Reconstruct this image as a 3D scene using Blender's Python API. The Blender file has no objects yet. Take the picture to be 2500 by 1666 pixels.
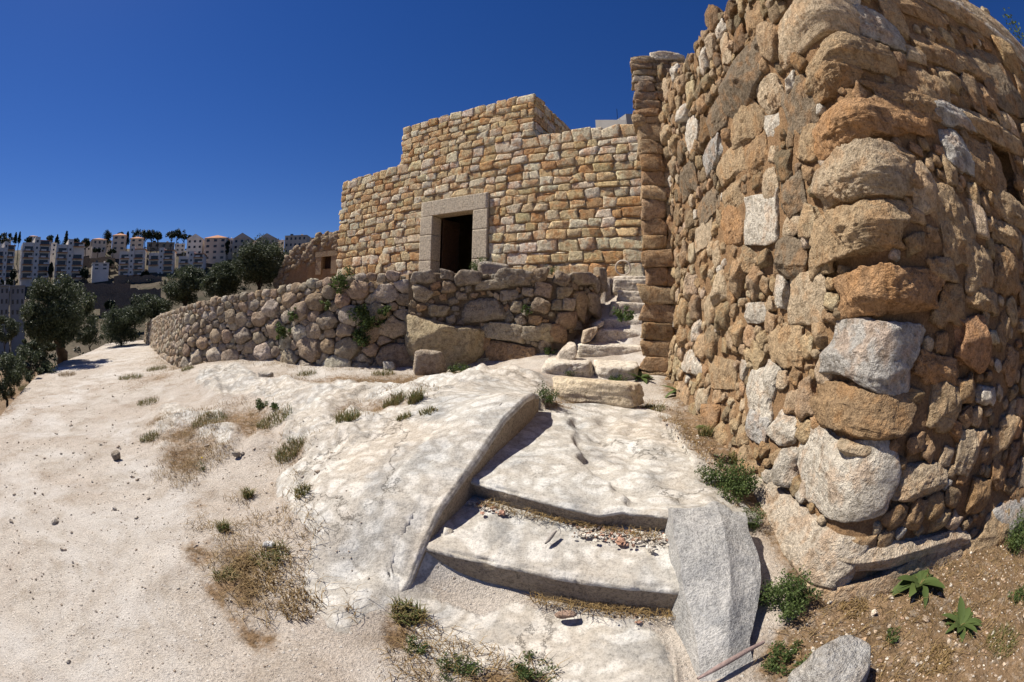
import bpy, bmesh, math
import numpy as np
from mathutils import Vector, Matrix

# ------------------------------------------------------------------ camera, sky, sun, exposure
sc = bpy.context.scene
EYE = 1.6; FPX = 1059.0; CXP, CYP = 1250.0, 833.0
PITCH = math.radians(-4.0); ROLL = math.radians(1.0)
cd = bpy.data.cameras.new('camera'); cam = bpy.data.objects.new('camera', cd)
sc.collection.objects.link(cam); sc.camera = cam
cam.location = (0, 0, EYE)
cam.rotation_euler = (Matrix.Rotation(math.pi / 2 + PITCH, 3, 'X') @ Matrix.Rotation(ROLL, 3, 'Z')).to_euler()
cd.sensor_fit = 'HORIZONTAL'; cd.sensor_width = 23.607; cd.sensor_height = 15.73; cd.lens = 9.5
cd.clip_start = 0.05; cd.clip_end = 3000
cd.type = 'PANO'                       # the photograph was taken through a 10 mm fisheye lens
pano = cd if hasattr(cd, 'panorama_type') else cd.cycles
pano.panorama_type = 'FISHEYE_EQUISOLID'; pano.fisheye_lens = 10.0; pano.fisheye_fov = math.radians(220)

SUN_EL = math.radians(52); SUN_H = np.array([-0.980, 0.199])
SUN_H /= np.linalg.norm(SUN_H)
sdir = Vector((SUN_H[0] * math.cos(SUN_EL), SUN_H[1] * math.cos(SUN_EL), math.sin(SUN_EL)))
world = bpy.data.worlds.new('World'); sc.world = world; world.use_nodes = True
wn = world.node_tree.nodes; wl = world.node_tree.links
sky = wn.new('ShaderNodeTexSky'); sky.sky_type = 'NISHITA'; sky.sun_disc = False
sky.sun_elevation = SUN_EL; sky.sun_rotation = math.atan2(SUN_H[0], SUN_H[1])
sky.altitude = 2500; sky.air_density = 1.0; sky.dust_density = 0.2; sky.ozone_density = 4.0
hs = wn.new('ShaderNodeHueSaturation'); hs.inputs['Saturation'].default_value = 1.42; hs.inputs['Hue'].default_value = .52   # polarised, deep blue noon sky
gm = wn.new('ShaderNodeGamma'); gm.inputs[1].default_value = .8; wl.new(sky.outputs[0], gm.inputs[0])
wl.new(gm.outputs[0], hs.inputs['Color']); wl.new(hs.outputs[0], wn['Background'].inputs[0]); wn['Background'].inputs[1].default_value = 0.078
sl = bpy.data.lights.new('sun', 'SUN'); sl.energy = 5.0; sl.angle = math.radians(0.5); sl.color = (1.0, 0.94, 0.84)
sun = bpy.data.objects.new('sun', sl); sc.collection.objects.link(sun)
sun.rotation_euler = sdir.to_track_quat('Z', 'Y').to_euler(); sun.location = (-30, 10, 40)
vs = sc.view_settings; vs.view_transform = 'Standard'; vs.look = 'None'; vs.gamma = 1.0; vs.exposure = 0.6
vs.use_curve_mapping = False
sc.render.engine = 'CYCLES'
sc.cycles.max_bounces = 6; sc.cycles.diffuse_bounces = 4; sc.cycles.use_denoising = True

rng = np.random.default_rng(11)
COL = sc.collection

# ------------------------------------------------------------------ pixel rays (grid of the 2353-wide view) used to measure the place
def ray(x, y):
    x = x * 1.0625 - CXP; y = -(y * 1.0625 - CYP)
    c, s = math.cos(ROLL), math.sin(ROLL); x, y = c * x - s * y, s * x + c * y
    r = math.hypot(x, y) + 1e-9; th = 2 * math.asin(r / (2 * FPX))
    d = np.array([math.sin(th) * x / r, math.cos(th), math.sin(th) * y / r])
    c, s = math.cos(PITCH), math.sin(PITCH)
    return np.array([d[0], c * d[1] - s * d[2], s * d[1] + c * d[2]])
def at(x, y, z):
    d = ray(x, y); return np.array([0, 0, EYE]) + d * ((z - EYE) / d[2])
def atd(x, y, D):
    d = ray(x, y); return np.array([0, 0, EYE]) + d * (D / math.hypot(d[0], d[1]))
def on_plane(x, y, O, n):
    d = ray(x, y); t = np.dot(np.asarray(O) - [0, 0, EYE], n) / np.dot(d, n); return np.array([0, 0, EYE]) + d * t

# ------------------------------------------------------------------ noise
def _h(ix, iy, iz, seed):
    h = (ix.astype(np.uint32) * np.uint32(374761393) + iy.astype(np.uint32) * np.uint32(668265263)
         + iz.astype(np.uint32) * np.uint32(2147483647 & 0x5bd1e995) + np.uint32(seed * 974711 & 0xffffffff))
    h = (h ^ (h >> np.uint32(13))) * np.uint32(1274126177)
    h = h ^ (h >> np.uint32(16))
    return (h & np.uint32(0xffff)).astype(np.float32) / np.float32(32767.5) - np.float32(1)
def vnoise(p, seed=0):
    p = np.asarray(p, np.float32); i = np.floor(p).astype(np.int64).astype(np.int32); f = p - i
    u = f * f * f * (f * (f * 6 - 15) + 10); x, y, z = i[:, 0], i[:, 1], i[:, 2]
    def L(a, b, t): return a + (b - a) * t
    r = []
    for dz in (0, 1):
        q = []
        for dy in (0, 1):
            q.append(L(_h(x, y + dy, z + dz, seed), _h(x + 1, y + dy, z + dz, seed), u[:, 0]))
        r.append(L(q[0], q[1], u[:, 1]))
    return L(r[0], r[1], u[:, 2])
def fbm(p, octs=4, seed=0, gain=0.5, ridge=False):
    p = np.asarray(p, np.float32); s = np.zeros(len(p), np.float32); a = 1.0; tot = 0
    for o in range(octs):
        n = vnoise(p, seed + o * 7)
        s += a * ((1 - 2 * np.abs(n)) if ridge else n); tot += a; a *= gain; p = p * 2.03 + 3.7
    return s / tot
def sstep(a, b, x):
    t = np.clip((x - a) / (b - a), 0, 1); return t * t * (3 - 2 * t)
def in_poly(x, y, P):
    P = np.asarray(P); ins = np.zeros(x.shape, bool); j = len(P) - 1
    for i in range(len(P)):
        xi, yi = P[i][:2]; xj, yj = P[j][:2]
        c = ((yi > y) != (yj > y)) & (x < (xj - xi) * (y - yi) / (yj - yi + 1e-12) + xi); ins ^= c; j = i
    return ins
def pl_dist(x, y, P):
    P = np.asarray(P, float); best = np.full(x.shape, 1e9)
    for a, b in zip(P[:-1], P[1:]):
        d = b[:2] - a[:2]; t = np.clip(((x - a[0]) * d[0] + (y - a[1]) * d[1]) / (d @ d), 0, 1)
        best = np.minimum(best, np.hypot(x - a[0] - t * d[0], y - a[1] - t * d[1]))
    return best

# ------------------------------------------------------------------ mesh helpers
def mesh(name, v, faces, tint=None, smooth=True):
    v = np.ascontiguousarray(v, np.float32); me = bpy.data.meshes.new(name)
    if not isinstance(faces, list): faces = [faces]
    faces = [np.asarray(f, np.int32) for f in faces if len(f)]
    me.vertices.add(len(v)); me.vertices.foreach_set('co', v.ravel())
    nl = sum(f.size for f in faces); npoly = sum(len(f) for f in faces)
    me.loops.add(nl); me.loops.foreach_set('vertex_index', np.concatenate([f.ravel() for f in faces]))
    tot = np.concatenate([np.full(len(f), f.shape[1], np.int32) for f in faces])
    me.polygons.add(npoly); me.polygons.foreach_set('loop_start', np.concatenate([[0], np.cumsum(tot)[:-1]]).astype(np.int32))
    me.update(calc_edges=True)
    me.polygons.foreach_set('use_smooth', np.full(npoly, bool(smooth)))
    if tint is not None:
        t = np.ones((len(v), 4), np.float32); t[:, :3] = tint
        me.color_attributes.new('tint', 'FLOAT_COLOR', 'POINT').data.foreach_set('color', t.ravel())
    return me
def link(name, me, mat=None, parent=None, loc=(0, 0, 0)):
    o = bpy.data.objects.new(name, me); COL.objects.link(o)
    if mat is not None and not me.materials: me.materials.append(mat)
    o.location = loc
    if parent is not None: o.parent = parent
    return o
def tag(o, label=None, cat=None, group=None, kind=None):
    if label: o['label'] = label
    if cat: o['category'] = cat
    if group: o['group'] = group
    if kind: o['kind'] = kind
    return o
def empty(name, loc, label, cat, group=None):
    o = bpy.data.objects.new(name, None); COL.objects.link(o); o.location = tuple(float(a) for a in loc)
    return tag(o, label, cat, group)
def part(name, v, f, mat, parent=None, tint=None, smooth=True, local=True):
    """mesh from world vertices; its origin at its own centre (relative to the parent empty)"""
    v = np.asarray(v, float); c = v.mean(0) if local else np.zeros(3)
    o = link(name, mesh(name, v - c, f, tint, smooth), mat, parent)
    p = np.array(parent_world(parent)) if parent is not None else np.zeros(3)
    o.location = tuple(c - p); return o
def parent_world(p):
    w = np.zeros(3)
    while p is not None:
        w += np.array(p.location); p = p.parent
    return w
_ico = {}
def ico(level):
    if level not in _ico and level > 10:                # cube grid: keeps the corners of squared blocks
        n = level - 10; bm = bmesh.new(); bmesh.ops.create_cube(bm, size=2); bmesh.ops.subdivide_edges(bm, edges=bm.edges[:], cuts=n - 1, use_grid_fill=True); bmesh.ops.triangulate(bm, faces=bm.faces[:])
        d = np.array([v.co[:] for v in bm.verts], np.float32); f = np.array([[v.index for v in t.verts] for t in bm.faces], np.int32); bm.free()
        d = np.sign(d) * np.abs(d) ** .5; _ico[level] = (d / np.linalg.norm(d, axis=1, keepdims=True), f)
    if level not in _ico:
        bm = bmesh.new(); bmesh.ops.create_icosphere(bm, subdivisions=level, radius=1)
        d = np.array([v.co[:] for v in bm.verts], np.float32); f = np.array([[v.index for v in t.verts] for t in bm.faces], np.int32)
        bm.free(); _ico[level] = (d / np.linalg.norm(d, axis=1, keepdims=True), f)
    return _ico[level]
def star(dirs, N, h, p):
    q = np.clip(dirs @ np.asarray(N, np.float32).T / np.asarray(h, np.float32), 0, None)
    return 1.0 / (np.sum(q ** p, axis=1) ** (1.0 / p) + 1e-6)
def unit(a):
    a = np.asarray(a, float); return a / np.linalg.norm(a, axis=-1, keepdims=True)
def rock(size, level=3, seed=0, p=9, extra=9, amp=0.10, freq=1.6, box=True, octs=4):
    """one rough stone centred on the origin, half-sizes `size`"""
    r = np.random.default_rng(seed); d, f = ico(level)
    N = [[1, 0, 0], [-1, 0, 0], [0, 1, 0], [0, -1, 0], [0, 0, 1], [0, 0, -1]] if box else []
    N = np.array(N, float).reshape(-1, 3); 
    if len(N): N = unit(N + r.normal(0, .13, N.shape))
    X = unit(r.normal(size=(extra, 3))); N = np.vstack([N, X])
    h = np.concatenate([r.uniform(.85, 1.05, len(N) - extra), r.uniform(.88, 1.25, extra)])
    v = d * star(d, N, h, p)[:, None]
    n = fbm(v * freq + seed * 1.37 % 91, octs, seed % 50)
    v = v * (1 + amp * n[:, None]) * np.asarray(size, float)
    return v, f
def boxmesh(c, s):
    x, y, z = np.array(s) / 2
    v = np.array([[-x, -y, -z], [x, -y, -z], [x, y, -z], [-x, y, -z], [-x, -y, z], [x, -y, z], [x, y, z], [-x, y, z]]) + c
    f = np.array([[0, 3, 2, 1], [4, 5, 6, 7], [0, 1, 5, 4], [1, 2, 6, 5], [2, 3, 7, 6], [3, 0, 4, 7]]); return v, f
def join(parts):
    V = []; F = {}; n = 0; T = []
    for it in parts:
        v, f = it[0], np.asarray(it[1]); V.append(v); F.setdefault(f.shape[1], []).append(f + n); n += len(v)
        if len(it) > 2: T.append(np.broadcast_to(np.asarray(it[2], float), (len(v), 3)))
    return np.vstack(V), [np.vstack(a) for a in F.values()], (np.vstack(T) if T else None)
def grid_faces(nr, nc):
    i = np.arange(nr * nc).reshape(nr, nc)
    return np.stack([i[:-1, :-1], i[:-1, 1:], i[1:, 1:], i[1:, :-1]], -1).reshape(-1, 4)
def resample(P, n):
    P = np.asarray(P, float); s = np.concatenate([[0], np.cumsum(np.linalg.norm(np.diff(P, axis=0), axis=1))])
    t = np.linspace(0, s[-1], n); return np.stack([np.interp(t, s, P[:, k]) for k in range(P.shape[1])], 1)
def loft(lines, segs, ns):
    L = [resample(l, ns) for l in lines]; rows = []
    for a, b, k in zip(L[:-1], L[1:], segs):
        for t in np.arange(k) / k: rows.append(a + (b - a) * t)
    rows.append(L[-1]); return np.array(rows)
def grid_normals(G):
    n = np.cross(np.gradient(G, axis=1), np.gradient(G, axis=0)); return n / (np.linalg.norm(n, axis=2, keepdims=True) + 1e-9)

# ------------------------------------------------------------------ materials
def M(name): 
    m = bpy.data.materials.new(name); m.use_nodes = True; nt = m.node_tree
    return m, nt, nt.nodes, nt.links, nt.nodes['Principled BSDF']
def node(nt, typ, **kw):
    n = nt.nodes.new(typ)
    for k, v in kw.items(): setattr(n, k, v)
    return n
def ramp(nt, fac, stops):
    r = nt.nodes.new('ShaderNodeValToRGB'); e = r.color_ramp.elements
    while len(e) < len(stops): e.new(0.5)
    for el, (p, c) in zip(e, stops): el.position = p; el.color = (*c, 1) if len(c) == 3 else c
    nt.links.new(fac, r.inputs[0]); return r.outputs[0]
def noise_tex(nt, co, scale, detail=6, rough=0.6, dist=0.0):
    n = nt.nodes.new('ShaderNodeTexNoise'); n.inputs['Scale'].default_value = scale; n.inputs['Detail'].default_value = detail
    n.inputs['Roughness'].default_value = rough; n.inputs['Distortion'].default_value = dist; nt.links.new(co, n.inputs['Vector']); return n.outputs['Fac']
def mix(nt, fac, a, b, mode='MIX'):
    n = nt.nodes.new('ShaderNodeMix'); n.data_type = 'RGBA'; n.blend_type = mode
    for s, v in ((n.inputs[0], fac), (n.inputs[6], a), (n.inputs[7], b)):
        if hasattr(v, 'is_linked'): nt.links.new(v, s)
        else: s.default_value = v if not isinstance(v, tuple) else (*v, 1)
    return n.outputs[2]
def mathn(nt, op, a, b=0.0):
    n = nt.nodes.new('ShaderNodeMath'); n.operation = op
    for s, v in ((n.inputs[0], a), (n.inputs[1], b)):
        if hasattr(v, 'is_linked'): nt.links.new(v, s)
        else: s.default_value = v
    return n.outputs[0]
def bump(nt, height, strength, dist, prev=None):
    b = nt.nodes.new('ShaderNodeBump'); b.inputs['Strength'].default_value = strength; b.inputs['Distance'].default_value = dist
    nt.links.new(height, b.inputs['Height'])
    if prev is not None: nt.links.new(prev, b.inputs['Normal'])
    return b.outputs[0]
def stone_mat(name, scale=1.0, stain=(0.42, 0.19, 0.075), stain_amt=0.5, pit=0.5, grey=(0.20, 0.18, 0.155), grey_amt=0.3, bstr=0.7, bd=0.02):
    m, nt, N, L, bs = M(name); pos = node(nt, 'ShaderNodeNewGeometry').outputs['Position']
    tint = node(nt, 'ShaderNodeAttribute', attribute_name='tint').outputs['Color']
    a = noise_tex(nt, pos, 3.2 * scale, 5, .6, .4); b = noise_tex(nt, pos, 28 * scale, 6, .65); c = noise_tex(nt, pos, 62 * scale, 4, .7)
    g = noise_tex(nt, pos, 2.1 * scale, 6, .65, .8)
    col = mix(nt, ramp(nt, a, [(.49, (0, 0, 0)), (.60, (stain_amt,) * 3)]), tint, mix(nt, .55, tint, stain))
    col = mix(nt, ramp(nt, g, [(.48, (0, 0, 0)), (.68, (grey_amt,) * 3)]), col, grey)
    mid = noise_tex(nt, pos, 9 * scale, 5, .6, .3)
    col = mix(nt, 1.0, col, ramp(nt, mid, [(.34, (.66, .63, .59)), (.5, (1, 1, 1)), (.66, (1.2, 1.19, 1.16))]), 'MULTIPLY')
    col = mix(nt, 1.0, col, ramp(nt, b, [(.34, (.72, .70, .67)), (.5, (1, 1, 1)), (.66, (1.14, 1.13, 1.1))]), 'MULTIPLY')
    col = mix(nt, 1.0, col, ramp(nt, c, [(.36, (1 - pit,) * 3), (.48, (1, 1, 1))]), 'MULTIPLY')
    L.new(col, bs.inputs['Base Color']); bs.inputs['Roughness'].default_value = .92; bs.inputs['Specular IOR Level'].default_value = .15
    h = mathn(nt, 'ADD', mathn(nt, 'ADD', b, mathn(nt, 'MULTIPLY', mid, 1.5)), mathn(nt, 'MULTIPLY', c, .35))
    L.new(bump(nt, h, bstr, bd * 2.4), bs.inputs['Normal']); return m
def flat_mat(name, col, rough=.85, var=.15, scale=8., bstr=.2, bd=.01, spec=.2):
    m, nt, N, L, bs = M(name); pos = node(nt, 'ShaderNodeNewGeometry').outputs['Position']
    a = noise_tex(nt, pos, scale, 5, .6)
    c = mix(nt, 1.0, tuple(col), ramp(nt, a, [(.3, (1 - var,) * 3), (.7, (1 + var,) * 3)]), 'MULTIPLY'); L.new(c, bs.inputs['Base Color'])
    bs.inputs['Roughness'].default_value = rough; bs.inputs['Specular IOR Level'].default_value = spec
    if bstr: L.new(bump(nt, noise_tex(nt, pos, scale * 6, 4, .6), bstr, bd), bs.inputs['Normal'])
    return m
def leaf_mat(name, c1, c2, trans=.3):
    m, nt, N, L, bs = M(name); t = node(nt, 'ShaderNodeAttribute', attribute_name='tint').outputs['Fac']
    col = ramp(nt, t, [(0, c1), (1, c2)]); L.new(col, bs.inputs['Base Color']); bs.inputs['Roughness'].default_value = .6; bs.inputs['Specular IOR Level'].default_value = .25
    tr = node(nt, 'ShaderNodeBsdfTranslucent'); L.new(col, tr.inputs[0]); ms = node(nt, 'ShaderNodeMixShader'); ms.inputs[0].default_value = trans
    L.new(bs.outputs[0], ms.inputs[1]); L.new(tr.outputs[0], ms.inputs[2]); L.new(ms.outputs[0], N['Material Output'].inputs[0]); return m

MAT = {}
MAT['house'] = stone_mat('house_stone', 1.5, (.50, .19, .045), .95, .25, (.30, .27, .23), .25, .8, .02)
MAT['dry'] = stone_mat('field_stone', 1.4, (.42, .27, .14), .4, .35, (.25, .22, .19), .35, .9, .03)
MAT['tower'] = stone_mat('tower_stone', 1.9, (.50, .25, .09), .6, .4, (.20, .165, .125), .3, .9, .02)
MAT['dressed'] = stone_mat('dressed_stone', 2.5, (.45, .33, .2), .12, .35, (.3, .28, .25), .12, .9, .012)
MAT['step'] = stone_mat('step_stone', 1.7, (.42, .30, .18), .35, .3, (.30, .28, .26), .3, .6, .02)
def mortar_mat(name, col, col2):
    m, nt, N, L, bs = M(name); pos = node(nt, 'ShaderNodeNewGeometry').outputs['Position']
    a = noise_tex(nt, pos, 4, 6, .6, .3); b = noise_tex(nt, pos, 60, 6, .7); c = noise_tex(nt, pos, 240, 3, .7)
    cc = mix(nt, ramp(nt, a, [(.35, (0, 0, 0)), (.65, (1, 1, 1))]), tuple(col), tuple(col2))
    cc = mix(nt, 1.0, cc, ramp(nt, b, [(.36, (.62,) * 3), (.64, (1.25,) * 3)]), 'MULTIPLY'); L.new(cc, bs.inputs['Base Color'])
    bs.inputs['Roughness'].default_value = .95; bs.inputs['Specular IOR Level'].default_value = .1
    L.new(bump(nt, mathn(nt, 'ADD', b, mathn(nt, 'MULTIPLY', c, .5)), .9, .045), bs.inputs['Normal']); return m
MAT['mortar'] = mortar_mat('tower_mortar', (.46, .29, .155), (.36, .22, .12))
MAT['mortar_h'] = mortar_mat('house_mortar', (.56, .41, .26), (.45, .31, .19))
MAT['mortar_g'] = mortar_mat('grey_mortar', (.30, .235, .165), (.24, .18, .125))
MAT['earth'] = mortar_mat('packed_earth', (.11, .075, .045), (.07, .05, .03))
MAT['leaf'] = leaf_mat('green_leaf', (.035, .06, .016), (.125, .165, .05))
MAT['olive'] = leaf_mat('olive_leaf', (.012, .022, .006), (.13, .155, .085), .2)
MAT['pine'] = leaf_mat('dark_needle', (.008, .016, .008), (.03, .045, .018), .1)
MAT['grass'] = leaf_mat('mixed_grass', (.27, .19, .085), (.055, .10, .02), .3)
MAT['straw'] = leaf_mat('dry_straw', (.11, .065, .025), (.36, .25, .11), .2)
MAT['bark'] = flat_mat('bark', (.055, .042, .03), .95, .4, 14, .8, .02)
MAT['wood'] = flat_mat('old_wood', (.06, .032, .018), .8, .4, 20, .5, .01)
MAT['dark'] = flat_mat('dark_glass', (.02, .022, .028), .25, .1, 3, 0, spec=.5)

# ------------------------------------------------------------------ ground materials
def ground_layer(nt, pos, cols, scales, grain, gscale, crag=0):
    a = noise_tex(nt, pos, scales[0], 7, .62, .6); b = noise_tex(nt, pos, scales[1], 8, .68, .3)
    g = noise_tex(nt, pos, gscale, 5, .72); g2 = noise_tex(nt, pos, gscale * 2.3, 3, .7)
    c = mix(nt, ramp(nt, a, [(.40, (0, 0, 0)), (.62, (1, 1, 1))]), tuple(cols[0]), tuple(cols[1]))
    c = mix(nt, ramp(nt, b, [(.50, (0, 0, 0)), (.70, (.85,) * 3)]), c, tuple(cols[2]))
    c = mix(nt, 1.0, c, ramp(nt, g, [(.34, (1 - grain,) * 3), (.5, (1, 1, 1)), (.66, (1 + grain * .4,) * 3)]), 'MULTIPLY')
    c = mix(nt, 1.0, c, ramp(nt, g2, [(.36, (1 - grain * .9,) * 3), (.47, (1, 1, 1))]), 'MULTIPLY')
    if crag:
        rg = nt.nodes.new('ShaderNodeTexNoise'); rg.noise_type = 'RIDGED_MULTIFRACTAL'; rg.inputs['Scale'].default_value = crag; rg.inputs['Detail'].default_value = 8; nt.links.new(pos, rg.inputs['Vector'])
        rr = ramp(nt, rg.outputs[0], [(.015, (.74, .72, .69)), (.12, (.97, .97, .965)), (.6, (1.0, 1.0, 1.0))]); c = mix(nt, 1.0, c, rr, 'MULTIPLY')
        h = mathn(nt, 'ADD', mathn(nt, 'MULTIPLY', rg.outputs[0], .14), mathn(nt, 'ADD', mathn(nt, 'MULTIPLY', g, .3), mathn(nt, 'MULTIPLY', b, 1.0)))
    else: h = mathn(nt, 'ADD', g, mathn(nt, 'ADD', mathn(nt, 'MULTIPLY', g2, .4), mathn(nt, 'MULTIPLY', b, 1.2)))
    return c, h
def ground_mat(name, cols, scales, grain, gscale, bstr, bd):
    m, nt, N, L, bs = M(name); pos = node(nt, 'ShaderNodeNewGeometry').outputs['Position']
    c, h = ground_layer(nt, pos, cols, scales, grain, gscale)
    L.new(c, bs.inputs['Base Color']); bs.inputs['Roughness'].default_value = .95; bs.inputs['Specular IOR Level'].default_value = .1
    L.new(bump(nt, h, bstr, bd), bs.inputs['Normal']); return m
ROCK_L = ([(.565, .545, .505), (.55, .495, .425), (.31, .31, .305)], (.8, 2.1), .30, 34)
PATH_L = ([(.49, .42, .35), (.54, .485, .42), (.40, .335, .275)], (.6, 4.0), .36, 60)
SOIL_L = ([(.185, .12, .066), (.27, .18, .105), (.10, .07, .038)], (1.7, 6.0), .5, 38)
MAT['rock'] = ground_mat('limestone_bedrock', *ROCK_L, .55, .025)
MAT['hewn'] = ground_mat('brown_hewn_rock', [(.33, .27, .205), (.42, .35, .265), (.20, .16, .12)], (1.5, 5.0), .45, 40, .8, .03)  # browner, darker rock colour for the risers and the ledge's cut face
MAT['hill'] = ground_mat('dry_hillside', [(.075, .06, .038), (.12, .095, .066), (.03, .036, .016)], (.05, .16), .35, .9, .3, .5)
MAT['greyrock'] = ground_mat('grey_limestone', [(.37, .36, .34), (.48, .46, .43), (.24, .24, .24)], (2.2, 5.0), .34, 34, .75, .03)
m, nt, N, L, bs = M('near_ground'); pos = node(nt, 'ShaderNodeNewGeometry').outputs['Position']
sep = node(nt, 'ShaderNodeSeparateColor'); L.new(node(nt, 'ShaderNodeAttribute', attribute_name='tint').outputs['Color'], sep.inputs[0])
cp, hp = ground_layer(nt, pos, *PATH_L)
big = noise_tex(nt, pos, .45, 6, .65, 1.2); cp = mix(nt, ramp(nt, big, [(.50, (0, 0, 0)), (.62, (.7, .7, .7))]), cp, (.58, .545, .50))
ton = noise_tex(nt, pos, 1.9, 8, .7, .5); cp = mix(nt, 1.0, cp, ramp(nt, ton, [(.36, (.80, .76, .71)), (.5, (1, 1, 1)), (.66, (1.10, 1.10, 1.10))]), 'MULTIPLY')
for vsc, lo, hi in ((38, .86, .97), (95, .80, .95)):
    vo = node(nt, 'ShaderNodeTexVoronoi'); vo.inputs['Scale'].default_value = vsc; L.new(pos, vo.inputs['Vector']); sp = node(nt, 'ShaderNodeSeparateColor'); L.new(vo.outputs['Color'], sp.inputs[0])
    edge_ = ramp(nt, vo.outputs['Distance'], [(.30, (1, 1, 1)), (.42, (0, 0, 0))]); on = mathn(nt, 'MULTIPLY', edge_, ramp(nt, sp.outputs[0], [(lo, (0, 0, 0)), (lo + .02, (1, 1, 1))]))
    cp = mix(nt, on, cp, mix(nt, sp.outputs[1], (.27, .22, .18), (.66, .62, .56))); hp = mathn(nt, 'ADD', hp, mathn(nt, 'MULTIPLY', on, .5))
cr, hr = ground_layer(nt, pos, *ROCK_L, 7.0); cs, hs_ = ground_layer(nt, pos, *SOIL_L)
edge_n = mathn(nt, 'MULTIPLY', mathn(nt, 'SUBTRACT', noise_tex(nt, pos, 11, 8, .78), .5), 2.2)
wide = lambda o_: mathn(nt, 'SUBTRACT', mathn(nt, 'MULTIPLY', o_, 1.9), .45)
kr = ramp(nt, mathn(nt, 'ADD', wide(sep.outputs[1]), edge_n), [(.38, (0, 0, 0)), (.62, (1, 1, 1))])
wv = node(nt, 'ShaderNodeTexVoronoi', feature='DISTANCE_TO_EDGE'); wv.inputs['Scale'].default_value = 1.1; wd_ = node(nt, 'ShaderNodeVectorMath', operation='ADD'); nz3 = node(nt, 'ShaderNodeTexNoise'); nz3.inputs['Scale'].default_value = 2.2; nz3.inputs['Detail'].default_value = 8; nz3.inputs['Roughness'].default_value = .7; L.new(pos, nz3.inputs['Vector']); L.new(pos, wd_.inputs[0]); L.new(nz3.outputs['Color'], wd_.inputs[1]); L.new(wd_.outputs[0], wv.inputs['Vector'])
crk = ramp(nt, wv.outputs['Distance'], [(.0, (.3, .3, .3)), (.011, (1, 1, 1))]); gate = ramp(nt, noise_tex(nt, pos, .9, 4, .6), [(.50, (1, 1, 1)), (.58, (0, 0, 0))]); crk = mix(nt, gate, crk, (1, 1, 1))
cr = mix(nt, crk, mix(nt, 1.0, cr, (.45, .42, .38), 'MULTIPLY'), cr); hr = mathn(nt, 'ADD', hr, mathn(nt, 'MULTIPLY', crk, .8))
ks = ramp(nt, mathn(nt, 'ADD', sep.outputs[2], edge_n), [(.32, (0, 0, 0)), (.95, (1, 1, 1))])
c = mix(nt, ks, mix(nt, kr, cp, cr), cs); L.new(c, bs.inputs['Base Color']); bs.inputs['Roughness'].default_value = .95; bs.inputs['Specular IOR Level'].default_value = .1
hh_ = mix(nt, ks, mix(nt, kr, hp, hr), hs_); L.new(bump(nt, hh_, .7, .035), bs.inputs['Normal']); MAT['nearground'] = m

# ------------------------------------------------------------------ terrace wall line: x, y, base z, top z
WALL = np.array([(-22.2, 18.4, -.1, .95), (-17.6, 15.1, -.05, 1.25), (-14.1, 12.4, 0, 1.46), (-10.6, 9.9, .05, 1.6), (-8.9, 8.8, .1, 1.70), (-7.2, 8.55, .3, 1.9),
                 (-5.6, 8.45, .35, 2.02), (-3.9, 7.9, .4, 2.16), (-3.0, 7.8, .42, 2.24), (-1.9, 7.95, .5, 2.28), (-.5, 7.95, .62, 2.25),
                 (.45, 7.62, .85, 2.2), (1.0, 7.6, 1.2, 2.16), (1.45, 8.0, 1.6, 2.22), (1.76, 8.5, 2.0, 2.36)])
EDGE = np.array([(-3, -9), (-7.2, -2), (-8.9, 2.62), (-10.7, 3.83), (-13.8, 6.0), (-17, 8.9), (-21, 13.0), (-26.4, 18.1), (-32.5, 26.3), (-36, 36), (-36, 60)])
LEDGE_TOP = np.array([(-.62, 1.86, -.03), (-.55, 2.07, .06), (-.48, 2.26, .25), (-.41, 2.44, .39), (-.3, 2.73, .49), (-.16, 3.12, .62), (-.03, 3.47, .74), (.15, 3.95, .81), (.23, 4.18, .80), (.30, 4.42, .74)])
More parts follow.
